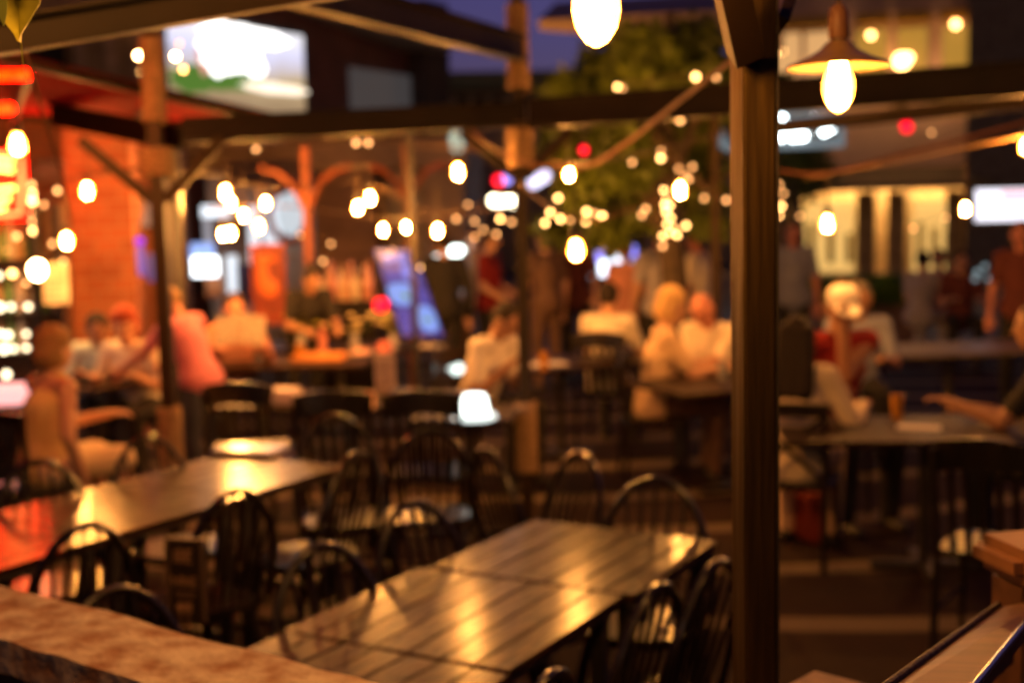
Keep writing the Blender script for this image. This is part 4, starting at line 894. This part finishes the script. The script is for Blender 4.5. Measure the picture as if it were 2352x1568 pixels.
for nm, x0, y0, x1, y1, tt, m_ in (('lit_sign', 446, 472, 512, 500, -.4, emi('shop_sign_white', (.85, .92, 1), 1.6)), ('lit_shelf', 447, 503, 462, 590, -.5, cd), ('lit_screen', 425, 560, 478, 602, -.3, emi('shop_blue', (.35, .5, 1), 1.2)),
      ('lit_screen', 432, 592, 490, 636, -.25, cb), ('lit_panel', 548, 475, 572, 610, -.6, cw), ('lit_panel', 582, 452, 622, 562, -.62, cw), ('lit_panel', 500, 590, 522, 690, -.55, cw), ('green_panel', 570, 600, 588, 680, -.45, mat('green_panel', (.02, .12, .06), .6)),
      ('lit_panel', 384, 620, 398, 690, -.5, cw), ('poster', 452, 640, 490, 690, -.5, mat('orange_poster', (.5, .18, .06), .6)), ('dark_shelf', 466, 505, 545, 590, -.65, mat('dark_shelf', (.12, .06, .03), .6)), ('dark_panel', 526, 610, 560, 700, -.5, mat('purple_panel', (.06, .04, .10), .6))):
    mb = MB(); pM.pbox(mb, x0, y0, x1, y1, tt, tt+.06); mb.build(nm, m_, t)
# round window with orange ring
a, z = mx(664, 492); t2 = t; mb = MB(); mb.tube([pM.pt(a+.26*math.cos(k*math.pi/12), z+.36*math.sin(k*math.pi/12), .05) for k in range(24)], .05, 8, closed=True); mb.build('round_window', mat('orange_ring', (.55, .16, .06), .5), t)
mb = MB(); c = pM.pt(a, z, -.1); mb.ell(c, (.19, .03, .30)); mb.build('round_pane', emi('round_glow', (.72, .82, .9), .8), t)
# orange posts with braces
def orange_post(lb, x, ytop, d, braces):
    p = W(x, 600, d); zt = W(x, ytop, d).z; t = thing('timber_post', lb, 'post', (p.x, p.y, .008)); m_ = M['orange_timber']
    mb = MB(); mb.box((0, 0, zt/2+.004), (.07, .07, zt-.008)); mb.build('post_shaft', m_, t, world=False)
    for s_ in braces:
        mb = MB(); pts = [Vector((s_*.03, 0, zt-.55)), Vector((s_*.12, 0, zt-.36)), Vector((s_*.26, 0, zt-.24)), Vector((s_*.42, 0, zt-.2))]; mb.tube(pts, .03, 8); mb.build('brace', m_, t, world=False)
    return t
M['orange_timber'] = mat('orange_timber', (.24, .055, .015), .5)
orange_post('orange timber post with curved braces left of the brown wall', 710, 335, 12.0, (-1, 1))
orange_post('orange timber post behind the tall bulb', 940, 335, 13.5, (-1, 1))
# red board
pr = Plane(W(618, 640, 11.8), (1, -.08)); t = thing('red_board', 'tall red glowing board with an orange figure shape', 'sign', (W(618, 740, 11.8).x, 11.8, .008))
mb = MB(); pr.pbox(mb, 578, 562, 656, 745, -.03, 0); mb.build('board', mat('board_red', (.30, .05, .02), .5), t)
mb = MB(); pr.pbox(mb, 584, 570, 650, 700, .001, .02); mb.build('glow_panel', emi('board_glow', (.55, .035, .004), .55), t)
of = emi('board_orange', (1, .10, .005), 1.2)
for x, y, rx, rz_ in ((606, 635, .055, .16), (622, 660, .08, .09), (612, 595, .11, .035)):
    a, z = pr.hit(x, y); mb = MB(); mb.ell(pr.pt(a, z, .03), (rx, .015, rz_)); mb.build('orange_shape', of, t)
# blue menu board, leaning
t = thing('menu_board', 'leaning glowing blue menu board with pale pictures of dishes', 'sign', (W(950, 760, 10.3).x, 10.3, .008))
A1_, B1_, C1_, D1_ = W(860, 574, 10.6), W(948, 574, 10.6), W(1018, 772, 10.2), W(925, 772, 10.2)
mb = MB(); th = Vector((0, .05, 0)); mb.quadbox([D1_+th, C1_+th, C1_, D1_, A1_+th, B1_+th, B1_, A1_]); mb.build('board', emi('menu_blue', (.01, .025, .32), .8, base=(.01, .02, .1)), t)
def mpt(u_, v_): return A1_.lerp(B1_, u_).lerp(D1_.lerp(C1_, u_), v_)
def mshape(nm, cu, cv, ru, rv, m_, off):
    mb = MB(); n = 16; pts = [mpt(cu+ru*math.copysign(abs(math.cos(2*math.pi*k/n))**.7, math.cos(2*math.pi*k/n)), cv+rv*math.copysign(abs(math.sin(2*math.pi*k/n))**.7, math.sin(2*math.pi*k/n)))+Vector((0, -off, 0)) for k in range(n)]
    lo = [mb.bm.verts.new(p) for p in pts]; hi = [mb.bm.verts.new(p+Vector((0, -.006, 0))) for p in pts]
    for k in range(n): mb.bm.faces.new((lo[k], lo[(k+1) % n], hi[(k+1) % n], hi[k]))
    mb.bm.faces.new(lo[::-1]); mb.bm.faces.new(hi); mb.build(nm, m_, t)
bp = emi('menu_pale', (.15, .36, 1), .9); bl = emi('menu_lilac', (.16, .26, 1), .85); bm_ = emi('menu_mid', (.04, .07, .5), .8); bg = emi('menu_green', (.12, .35, .20), .8)
mshape('title_lettering', .30, .10, .13, .045, bl, .004); mshape('title_lettering', .62, .10, .14, .045, bl, .004)
mshape('dish_picture', .72, .27, .2, .10, bl, .004); mshape('text_block', .28, .30, .2, .05, bm_, .004); mshape('dish_picture', .35, .52, .36, .13, bp, .005); mshape('dish_garnish', .40, .54, .09, .035, bg, .012)
mshape('text_block', .25, .77, .18, .035, bm_, .004); mshape('text_block', .22, .89, .2, .045, bm_, .004); mshape('dish_picture', .75, .80, .24, .15, bp, .005); mshape('dish_garnish', .76, .81, .08, .03, bg, .012); mshape('text_block', .85, .55, .1, .08, bm_, .004)

# ------------------------------------------------------------------ far buildings behind the tree and at the right
pD = Plane(W(1100, 300, 40), (1, .05)); t = thing('far_hall', 'pale green and cream building far behind the middle post', 'building', (pD.p.x, pD.p.y, .0))
mb = MB(); pD.pbox(mb, 1020, 205, 1700, 640, -6, 0); mb.build('wall', mat('cream_wall', (.52, .40, .30), .7, scale=.6), t)
mb = MB(); pD.pbox(mb, 1010, 168, 1300, 206, -6.5, .6); mb.build('roof', mat('green_roof', (.22, .24, .13), .6), t)
for x in (1050, 1090, 1130): f = MB(); pD.pbox(f, x, 222, x+24, 262, .0, .05); f.build('window', M['glass_dark'], t)
pE = Plane(W(1500, 80, 12.6), (1, -.12)); t = thing('cream_awning', 'broad cream awning lit warm behind the tree top', 'awning', (pE.pt(pE.hit(1700, 300)[0], 0).x, pE.p.y, .008))
q = [pE.pt(*pE.hit(1235, 48), 0), pE.pt(*pE.hit(1800, 14), 0)]; q2 = [pE.pt(*pE.hit(1240, 70), 0), pE.pt(*pE.hit(1800, 122), 0)]
mb = MB(); bk = -pE.n*2.2+Vector((0, 0, .5)); mb.quadbox([q2[0]+bk, q2[1]+bk, q2[1], q2[0], q[0]+bk, q[1]+bk, q[1], q[0]]); mb.build('awning_cloth', mat('cream_edge', (.62, .48, .34), .7, scale=.7), t)
for x in (1465, 1712):
    a = pE.hit(x, 300)[0]; mb = MB(); pE.box(mb, a-.03, a+.03, .008, pE.hit(x, 95)[1], -.2, -.14); mb.build('awning_post', M['beam_paint'], t)

pF = Plane(W(1781, 300, 34), (.93, -.36)); t = thing('cafe_building', 'two storey cafe building at the right with warm lit windows', 'building', (pF.p.x, pF.p.y, .0))
def fx(x, y): return pF.hit(x, y)
fm = mat('facade', (.72, .50, .38), .75, scale=.8, var=.1)
aa, ab = fx(1690, 300)[0], fx(2420, 300)[0]
mb = MB(); pF.box(mb, aa, ab, fx(1900, 425)[1], 11, -5, 0); mb.build('wall', fm, t)
mb = MB(); pF.box(mb, aa, ab, .0, fx(1900, 425)[1]-.01, -5, -1.5); mb.build('ground_floor_wall', mat('cream_ground', (.70, .52, .30), .7), t)
wl = emi('window_amber', (.55, .28, .04), .75); wo = emi('window_orange', (.9, .48, .18), .8)
for x0, x1, m_ in ((1781, 1840, wo), (1851, 1911, wo), (1968, 2038, wl), (2061, 2131, wl), (2165, 2225, wl)):
    ym = 78-(x0-1781)*.045
    f = MB(); pF.pbox(f, x0-5, ym-6, x1+5, ym+104, .001, .08); fo = f.build('window', mat('frame_pink', (.5, .36, .32), .6), t); f = MB(); pF.pbox(f, x0, ym, x1, ym+98, .081, .10); f.build('pane', m_, fo)
for x0, x1 in ((1800, 1920), (1970, 2045), (2060, 2140), (2160, 2240)):
    ym = 45-(x0-1781)*.05; mb = MB(); pF.pbox(mb, x0, ym, x1, ym+22, .1, .5); mb.build('window_hood', mat('ochre', (.45, .25, .03), .6), t)
mb = MB(); a0 = fx(1780, 400)[0]; a1 = fx(2290, 400)[0]; zt, zb = fx(2000, 385)[1], fx(2000, 428)[1]
mb.quadbox([pF.pt(a0, zb-.1, 0), pF.pt(a1, zb-.1, 0), pF.pt(a1, zb-.12, 2.2), pF.pt(a0, zb-.12, 2.2), pF.pt(a0, zt, 0), pF.pt(a1, zt, 0), pF.pt(a1, zb, 2.2), pF.pt(a0, zb, 2.2)]); mb.build('awning', mat('awning_dark', (.13, .10, .06), .7), t)
yl = emi('shop_yellow', (.85, .50, .14), 1.0); yb = emi('shop_bright', (1, .68, .28), .95)
for x0, x1, y0, m_ in ((1822, 1955, 455, yl), (2080, 2180, 452, yl)):
    f = MB(); pF.pbox(f, x0, y0, x1, 640, -1.45, -1.4); fo = f.build('window', mat('frame_cream', (.6, .5, .3), .6), t); f = MB(); pF.pbox(f, x0+8, y0+8, x1-8, 632, -1.39, -1.36); f.build('pane', m_, fo)
    for k in range(3): f = MB(); xx = x0+18+k*(x1-x0)/3; pF.pbox(f, xx, y0+60+12*k, xx+16, 610, -1.35, -1.3); f.build('display_item', mat('display', (.2, .16, .05), .6), fo)
for x in (1800, 1990, 2060, 2195, 2290): mb = MB(); pF.box(mb, fx(x, 500)[0]-.22, fx(x, 500)[0]+.22, 0, zb-.15, -.3, .2); mb.build('column', mat('column_cream', (.5, .36, .2), .6), t)
for x, y, r, m_ in ((2197, 62, .07, 'fairy'), (2005, 87, .06, 'fairy'), (2090, 137, .08, 'fairy'), (2075, 145, .15, 'fairy')):
    mb = MB(); a, z = fx(x, y); mb.ell(pF.pt(a, z, .5), (r*1.3,)*3); mb.build('wall_or_fill_lamp', M[m_], t)
for x_ in (1850, 1990, 2140):
    a, z = fx(x_, 196); mb = MB(); mb.ell(pF.pt(a, z, .7), (.07, .07, .07)); mb.build('wall_or_fill_lamp', M['bulb_far'], t)  # unseen uplights added behind the beam to brighten the facade
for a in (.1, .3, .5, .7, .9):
    mb = MB(); mb.ell(pF.pt(a0+(a1-a0)*a, zb+.02, -.9), (.12, .12, .12)); mb.build('awning_fill_lamp', emi('awning_fill_lamp', (1, .58, .2), 90), t)  # unseen lamps added behind the awning lip to light the ground floor
mb = MB(); pF.box(mb, fx(2225, 300)[0], fx(2460, 300)[0], 0, 11, .3, 1.6); mb.build('dark_wing', mat('wing', (.17, .14, .12), .7), t)
# lit sign board with script
t = thing('lit_sign', 'blue white lit sign board with glowing lettering beside the big post', 'sign', W(1850, 340, 24)); pG = Plane(W(1850, 300, 24), (.93, -.36))
mb = MB(); pG.pbox(mb, 1650, 262, 1938, 342, -.12, -.02); mb.build('sign_box', emi('sign_rim', (.42, .52, .58), .38), t)
mb = MB(); pG.pbox(mb, 1668, 272, 1924, 324, -.018, .0); mb.build('sign_face', mat('sign_face', (.03, .025, .02), .6), t)
wsg = emi('sign_letters', (.85, .97, 1), 15); random.seed(3)
pts = [(1788, 268), (1797, 272), (1806, 282), (1790, 292), (1800, 296), (1790, 312), (1812, 292), (1822, 286), (1832, 292), (1838, 284), (1826, 310), (1836, 316), (1845, 312), (1848, 320), (1856, 300), (1852, 278), (1862, 286), (1872, 272), (1880, 280), (1868, 292), (1884, 298), (1896, 292), (1906, 286), (1910, 296), (1900, 300), (1890, 302), (1780, 330), (1800, 332)]
def gp(x, y, o=.03): a, z = pG.hit(x, y); return pG.pt(a, z, o)
for grp in ([(1783, 286), (1794, 280), (1803, 300), (1814, 282), (1826, 300), (1838, 292), (1848, 306), (1856, 286), (1866, 300)], [(1784, 306), (1796, 318), (1808, 306), (1822, 318), (1838, 308)], [(1878, 284), (1888, 294), (1900, 282), (1908, 296), (1888, 306)], pts[0:6], pts[6:10], pts[10:14], pts[14:20], pts[20:26]):
    mb = MB(); mb.tube([gp(x, y) for x, y in grp], .055, 6); mb.build('lettering', wsg, t)
# bright screen at the right edge
pH = Plane(W(2300, 470, 13), (1, -.2)); t = thing('tv_screen', 'bright white and pink television screen at the right edge', 'screen', pH.pt(*pH.hit(2300, 512), 0))
mb = MB(); pH.pbox(mb, 2234, 426, 2420, 514, -.06, 0); mb.build('casing', M['black_metal'], t)
mb = MB(); pH.pbox(mb, 2240, 433, 2414, 507, .001, .01); mb.build('screen', emi('tv_white', (.90, .88, 1), 1.7), t)
mb = MB(); pH.pbox(mb, 2300, 436, 2414, 462, .011, .016); mb.build('pink_band', emi('tv_pink', (1, .62, .72), 1.3), t)
mb = MB(); a, z = pH.hit(2330, 514); pH.box(mb, a-.03, a+.03, .008, z, -.12, -.065); mb.build('screen_stand', M['black_metal'], t)
fairy('cluster of small cool lights below the bright screen', [(2245, 625, 1, 'cool_dim'), (2262, 612, 1, 'cool_dim'), (2270, 640, .9, 'cool_dim'), (2240, 640, .9, 'cool_dim')], 13.8, .03) if M.setdefault('cool_dim', emi('cool_dim', (.45, .6, .65), .7, sample=False)) else None
# ------------------------------------------------------------------ tree, hedge
def tree(label, x, d, segs, crown, leafn, seed, group=None):
    random.seed(seed); p = W(x, 800, d); t = thing('tree', label, 'tree', (p.x, p.y, .02))
    mb = MB(); top = crown[0][1]
    c0 = W(crown[0][0], crown[0][1], d)
    mb.tube([(p.x, p.y, .02), (p.x+.05, p.y, 1.2), (p.x-.03, p.y, 2.2), (c0.x*.5+p.x*.5, p.y, 3.2), (c0.x, p.y, max(3.6, c0.z))], [.16, .12, .10, .07, .03], 10); 
    cs = []
    for (cx, cy, r, dd) in crown:
        c = W(cx, cy, d+dd); cs.append((c, r*d/F)); a = Vector((p.x, p.y, 2.0+random.uniform(-.4, .6)))
        mb.tube([a, a.lerp(c, .5)+Vector((0, 0, .15)), c], [.055, .035, .012], 6)
    mb.build('trunk', M['bark'], t)
    mb = MB()
    for i in range(leafn):
        c, r = random.choices(cs, weights=[q[1]**2 for q in cs])[0]
        while True:
            v = Vector((random.uniform(-1, 1), random.uniform(-1, 1), random.uniform(-1, 1)))
            if v.length < 1: break
        if v.length < .35 and random.random() < .7: continue
        q = c + v*r*random.uniform(.8, 1.12); l = random.uniform(.07, .14)
        a = Vector((random.gauss(0, 1), random.gauss(0, 1), random.gauss(-.3, .7))).normalized(); b = a.cross(Vector((random.gauss(0, 1), random.gauss(0, 1), random.gauss(0, 1)))).normalized()*l*.35
        vs = [mb.bm.verts.new(w_) for w_ in (q, q+a*l*.5+b, q+a*l, q+a*l*.5-b)]; mb.bm.faces.new(vs)
    mb.build('crown', M['foliage'], t, smooth=False); return t
tree('leafy tree hung with fairy lights filling the centre right', 1540, 11.4, 0,
     [(1540, 180, 85, 0), (1390, 165, 70, .3), (1300, 215, 55, .2), (1470, 110, 60, -.2), (1600, 100, 62, 0), (1650, 200, 70, -.3), (1420, 250, 75, 0), (1560, 290, 85, .2), (1300, 330, 60, .2), (1440, 360, 80, -.2), (1590, 400, 75, .2), (1340, 440, 70, .2), (1470, 460, 75, .3), (1400, 520, 60, .3), (1280, 520, 45, .5), (1720, 260, 60, .2), (1620, 500, 50, .4), (1790, 210, 45, .3)], 12000, 4)
tree('smaller dark leafed tree right of the big post behind the lit sign', 1830, 26, 0,
     [(1815, 250, 60, 0), (1850, 340, 60, 0), (1810, 370, 60, .3), (1880, 400, 45, 0), (1840, 420, 55, .2)], 3500, 9)
def hedge():
    random.seed(5); a, b = W(1868, 690, 17.5), W(2095, 690, 17.5); t = thing('clipped_hedge', 'clipped green hedge behind the man in the white cap', 'hedge', ((a.x+b.x)/2, 17.5, .02))
    zt = W(1980, 645, 17.5).z; zb = W(1980, 696, 17.5).z
    mb = MB(); mb.box(((a.x+b.x)/2, 17.5, (zt+zb)/2), (b.x-a.x-.1, .5, zt-zb-.06))
    for i in range(6000):
        q = Vector((random.uniform(a.x, b.x), 17.5+random.choice((-1, 1))*random.uniform(.22, .32), random.uniform(zb, zt))) if random.random() < .65 else Vector((random.uniform(a.x, b.x), 17.5+random.uniform(-.3, .3), zt+random.uniform(-.05, .04)))
        v = Vector((random.gauss(0, 1), random.gauss(0, 1), random.gauss(0, 1))).normalized()*.06; w_ = v.cross(Vector((random.gauss(0, 1), random.gauss(0, 1), 1))).normalized()*.025
        vs = [mb.bm.verts.new(s_) for s_ in (q, q+v*.5+w_, q+v, q+v*.5-w_)]; mb.bm.faces.new(vs)
    mb.build('foliage', M['hedge'], t, smooth=False)
    for k in range(3):
        x = a.x+.35+k*(b.x-a.x-.7)/2; mb = MB(); mb.quadbox([Vector((x-.28, 17.25, .02)), Vector((x+.28, 17.25, .02)), Vector((x+.28, 17.75, .02)), Vector((x-.28, 17.75, .02)), Vector((x-.36, 17.18, zb)), Vector((x+.36, 17.18, zb)), Vector((x+.36, 17.82, zb)), Vector((x-.36, 17.82, zb))]); mb.build('planter', mat('planter', (.35, .22, .15), .7), t)
hedge()
# ------------------------------------------------------------------ things on tables
def on(x, y, z=.752): return G(x, y, z)
def boxy(name, label, cat, x, y, size, rz, m, z=.753, group=None):
    p = on(x, y, z); mb = MB(); mb.box((p.x, p.y, z+size[2]/2), size, rz); return solo(mb.build(name, m, bevel=min(size)*.2), label, cat, group)
# white glowing table lamp
p = on(1090, 962); t = thing('table_lamp', 'squat glowing white lamp on the dark centre table', 'lamp', (p.x, p.y, .753)); wg = emi('lamp_shade_glow', (.90, 1, .92), 4.5)
mb = MB(); mb.lathe([(.12, 0), (.13, .012), (.118, .03), (.03, .035)], n=20); mb.build('lamp_foot', emi('lamp_foot_glow', (.8, .9, .85), 1.8), t, world=False)
mb = MB(); mb.lathe([(.086, .036), (.07, .125), (.06, .14)], n=20); mb.build('lamp_shade', wg, t, world=False)
p = on(1048, 862); t = thing('table_lamp', 'small round white lamp beside the man in white', 'lamp', (p.x, p.y, .753))
mb = MB(); mb.ell((0, 0, .05), (.06, .06, .045)); mb.build('lamp_shade', emi('small_glow', (.8, .95, .9), 2.2), t, world=False)
mb = MB(); mb.lathe([(.04, 0), (.04, .01)], n=14); mb.build('lamp_foot', M['black_metal'], t, world=False)
# candle glass
p = on(845, 940); t = thing('candle_glass', 'orange glowing candle in a glass on the centre table', 'candle', (p.x, p.y, .753))
mb = MB(); mb.lathe([(.035, 0), (.042, .02), (.045, .1), (.043, .1), (.038, .02)], n=16); mb.build('glass', emi('candle_amber', (1, .22, .03), .9), t, world=False)
mb = MB(); mb.lathe([(.028, .016), (.028, .06), (.004, .085)], n=12); mb.build('candle', emi('candle_wax', (1, .55, .18), 3), t, world=False)
# papers, menu card
boxy('paper_stack', 'pale pinkish papers on the dark centre table', 'papers', 645, 925, (.24, .22, .09), R(-8), mat('lilac_paper', (.75, .62, .66), .6))
pp = Plane(on(888, 905), (1, -.12)); t = thing('menu_card', 'upright pale menu card on the centre table behind the candle', 'menu', pp.p+Vector((0, 0, .753)))
mb = MB(); pp.pbox(mb, 862, 815, 908, 905, 0, .012); mb.build('card', mat('card_pale', (.55, .42, .38), .6, scale=8), t)
mb = MB()
for y in (830, 842, 854, 866, 878): pp.pbox(mb, 868, y, 902, y+3, .0125, .0145)
mb.build('printed_lines', mat('print2', (.3, .2, .16), .7), t)
boxy('napkin_box', 'small bluish box beside the menu card', 'box', 920, 918, (.14, .08, .07), R(-8), mat('bluebox', (.12, .14, .30), .5))
def glass_(label, x, y, m, h=.13, r=.034, group='drinking glasses'):
    p = on(x, y); mb = MB(); mb.lathe([(r*.85, 0), (r, h), (r*.93, h), (r*.78, .008)], (p.x, p.y, .753), 14); return solo(mb.build('glass', m), label, 'glass', group)
gl = mat('tumbler', (.7, .7, .75), .08, trans=.6); beer = mat('beer', (.8, .35, .05), .1, trans=.3)
glass_('clear glass in front of the man in pale blue', 240, 850, gl); glass_('clear glass beside the red haired person', 285, 850, gl); glass_('amber glass in front of the man in white', 1140, 868, beer)
glass_('amber glass on the table right of the middle post', 1250, 850, beer); glass_('clear glass between the blonde woman and the bald man', 1660, 872, gl); glass_('small amber glass near the white cap', 2060, 962, beer)
glass_('clear glass on the dark table near the reader', 600, 828, gl); glass_('amber glass on the dark table near the reader', 690, 828, beer)
# white shiny tray on the table behind the left row
p = G(575, 1022, .80); t = thing('serving_tray', 'shiny white and lilac tray beyond the far end of the left row', 'tray', (p.x, p.y, .75))
# it lies on a small stool-height stand
mb = MB(); mb.box((0, 0, .03), (.34, .20, .02), R(-20)); mb.build('tray_plate', mat('tray', (.8, .78, .9), .15, metal=.3), t, world=False, bevel=.004)
mb = MB(); mb.box((0, 0, .012), (.30, .17, .012), R(-20)); mb.build('tray_foot', M['black_metal'], t, world=False)
dark_table('small dark table under the shiny tray', 578, 1026, .38, .3, R(10))
# buffet: flowers, plates, board
def bouquet(label, x, y, col, n, rr, h, seed):
    random.seed(seed); p = on(x, y); t = thing('flower_vase', label, 'flowers', (p.x, p.y, .753), 0, 'flowers on the buffet table')
    mb = MB(); mb.lathe([(.03, 0), (.045, .04), (.03, .1), (.035, .13)], n=12); mb.build('vase', M['white_china'], t, world=False)
    mb = MB(); hs = []
    for i in range(n):
        e = Vector((random.gauss(0, rr*.5), random.gauss(0, rr*.35), h+random.uniform(-.06, .08))); hs.append(e); mb.tube([(0, 0, .1), Vector((e.x*.4, e.y*.4, h*.7)), e], .003, 5)
    mb.build('stems', M['foliage'], t, world=False)
    mb = MB()
    for e in hs:
        for k in range(7):
            a = k*2*math.pi/7; mb.ell(e+Vector((math.cos(a)*.022, math.sin(a)*.022, 0)), (.018, .018, .009), n=6)
        mb.ell(e+Vector((0, 0, .008)), (.014,)*3, n=6)
    mb.build('blossoms', mat('petal', col, .6), t, world=False)
bouquet('cream white flowers left on the buffet', 815, 800, (.85, .68, .35), 14, .22, .22, 1); bouquet('pale yellow flowers right on the buffet', 905, 802, (.80, .72, .25), 12, .13, .26, 2); bouquet('yellow green flowers beside the waitress', 692, 802, (.50, .48, .05), 14, .14, .25, 3)
def plate(label, x, y, r, m, dome=.03):
    p = on(x, y); t = thing('plate', label, 'plate', (p.x, p.y, .753)); mb = MB(); mb.lathe([(r*.55, 0), (r, .018), (r*.97, .022), (r*.5, .008)], n=20); mb.build('dish', M['white_china'], t, world=False)
    mb = MB(); mb.ell((0, 0, .02+dome*.3), (r*.7, r*.7, dome), n=12); mb.build('food', m, t, world=False)
pk_ = mat('pink_food', (.75, .40, .30), .5); plate('white plate of pink food on the buffet', 830, 815, .13, pk_); plate('plate heaped with red pink food at the right of the buffet', 885, 812, .10, mat('red_food', (.8, .22, .16), .5), .07)
plate('oval white plate right of the buffet', 985, 800, .14, mat('pale_food', (.6, .55, .5), .4), .02)
boxy('cutting_board', 'orange lit wooden board at the front of the buffet', 'board', 735, 826, (.42, .26, .05), R(-6), mat('board_wood', (.75, .30, .08), .5))
t0 = on(742, 812); mb = MB(); mb.lathe([(.035, 0), (.035, .14), (.012, .2), (.012, .25)], (t0.x, t0.y, .754), 14); solo(mb.build('bottle', mat('pink_bottle', (.7, .25, .18), .3)), 'pink bottle standing behind the wooden board', 'bottle')
# counter with pale bottles behind
pq = Plane(W(780, 700, 12.6), (1, -.06)); t = thing('back_counter', 'dark counter carrying pale bottles behind the buffet', 'counter', (pq.p.x, pq.p.y, .008))
zc2 = pq.hit(780, 692)[1]; mb = MB(); pq.box(mb, pq.hit(725, 700)[0], pq.hit(865, 700)[0], .008, zc2-.03, -.45, 0); mb.build('counter_body', M['black_wood'], t)
mb = MB(); pq.box(mb, pq.hit(720, 700)[0], pq.hit(870, 700)[0], zc2-.029, zc2, -.47, .03); mb.build('counter_top', M['beam_paint'], t)
for i, x in enumerate((732, 745, 760, 772, 787, 800, 812, 830, 845)):
    c = pq.pt(pq.hit(x, 690)[0], zc2+.001, -.12-.1*(i % 2)); h = .30+.04*(i % 3); mb = MB(); mb.lathe([(.035, 0), (.038, .02), (.038, h*.6), (.014, h*.78), (.013, h)], c, 12)
    cl = (('pale', (.85, .68, .5)), ('peach', (.8, .5, .32)), ('pink', (.75, .3, .25)))[i % 3]
    solo(mb.build('bottle', mat('bottle_'+cl[0], cl[1], .2, coat=.4)), f'{cl[0]} bottle on the dark counter behind the buffet', 'bottle', f'{cl[0]} bottles on the counter behind the buffet')
# newspaper held by reader, paper on the right table
p = W(548, 752, 10.05); t = thing('newspaper', 'open newspaper held by the person in an orange top', 'newspaper', p)
for s_ in (-1, 1):
    mb = MB(); m3 = Matrix.Rotation(R(-35), 3, 'X') @ Matrix.Rotation(R(18*s_), 3, 'Z'); mb.box(m3 @ Vector((s_*.104, 0, 0)), (.20, .004, .26), mat3=m3); mb.build('page', mat('newsprint', (.26, .21, .18), .8, scale=20, var=.3), t, world=False)
boxy('folded_menu', 'folded pale menu lying on the table of the white capped man', 'menu', 2110, 985, (.22, .12, .012), R(-20), M['paper'])
boxy('handbag', 'dark red handbag on the floor below the man in the white cap', 'bag', 1862, 1240, (.12, .20, .28), R(20), cloth('bag_red', (.35, .05, .02)), z=.012)
boxy('magazine', 'white paper on the table right of the middle post', 'papers', 1255, 838, (.3, .2, .01), R(20), M['paper'])
# tabletop drinks sign in front, dark with gold lettering
pw = Plane(W(430, 1330, 4.15), (.97, -.22)); t = thing('table_sign', 'narrow dark drinks sign with faint lettering and two wine glasses', 'sign', pw.pt(*pw.hit(432, 1440), 0))
mb = MB(); pw.pbox(mb, 384, 1236, 470, 1428, -.012, 0); mb.build('panel', mat('sign_dark', (.03, .02, .013), .5), t)
gold = mat('sign_gold', (.42, .24, .14), .5); fr = mat('sign_frame', (.16, .10, .06), .4)
for x0, y0, x1, y1 in ((384, 1236, 470, 1243), (384, 1243.5, 390, 1428), (464, 1243.5, 470, 1428)):
    mb = MB(); pw.pbox(mb, x0, y0, x1, y1, .0005, .006); mb.build('frame_edge', fr, t)
def stroke(lines, nm='lettering', r=.0035):
    mb = MB()
    for ln in lines: mb.tube([pw.pt(*pw.hit(x, y), .004) for x, y in ln], r, 6)
    mb.build(nm, gold, t)
stroke([[(402, 1290), (402, 1262), (412, 1258), (412, 1290)], [(402, 1276), (412, 1276)]], r=.0045)        # A
stroke([[(417, 1260), (417, 1292)], [(427, 1260), (427, 1292)], [(417, 1276), (427, 1276)]], r=.0045)       # H
stroke([[(433, 1261), (431, 1291), (441, 1292)], [(441, 1263), (433, 1263)], [(432, 1277), (440, 1277)]], r=.0045)
stroke([[(396, 1322), (401, 1342), (406, 1328), (410, 1342), (414, 1322)]]); stroke([[(419, 1323), (419, 1343)]]); stroke([[(425, 1344), (425, 1324), (436, 1344), (436, 1325)]]); stroke([[(452, 1326), (442, 1326), (442, 1346), (452, 1346)], [(442, 1336), (450, 1336)]])
stroke([[(404, 1358), (450, 1362)], [(408, 1368), (446, 1371)]], 'fine_print', .002)
for x in (418, 436):
    a, z = pw.hit(x, 1402); c = pw.pt(a, z, .012); mb = MB(); mb.lathe([(.012, -.05), (.002, -.045), (.002, -.012), (.012, .0), (.014, .016), (.011, .028), (.0095, .028), (.011, .016), (.003, .001)], c, 12); mb.build('wine_glass_picture', gold, t)
pst = pw.pt(*pw.hit(432, 1428), -.006); mb = MB(); mb.tube([pst, Vector((pst.x, pst.y, .02))], .007, 8); mb.build('sign_pole', M['black_metal'], t)
mb = MB(); mb.lathe([(.10, .009), (.10, .018), (.01, .03)], (pst.x, pst.y, 0), 16); mb.build('sign_foot', M['black_metal'], t)
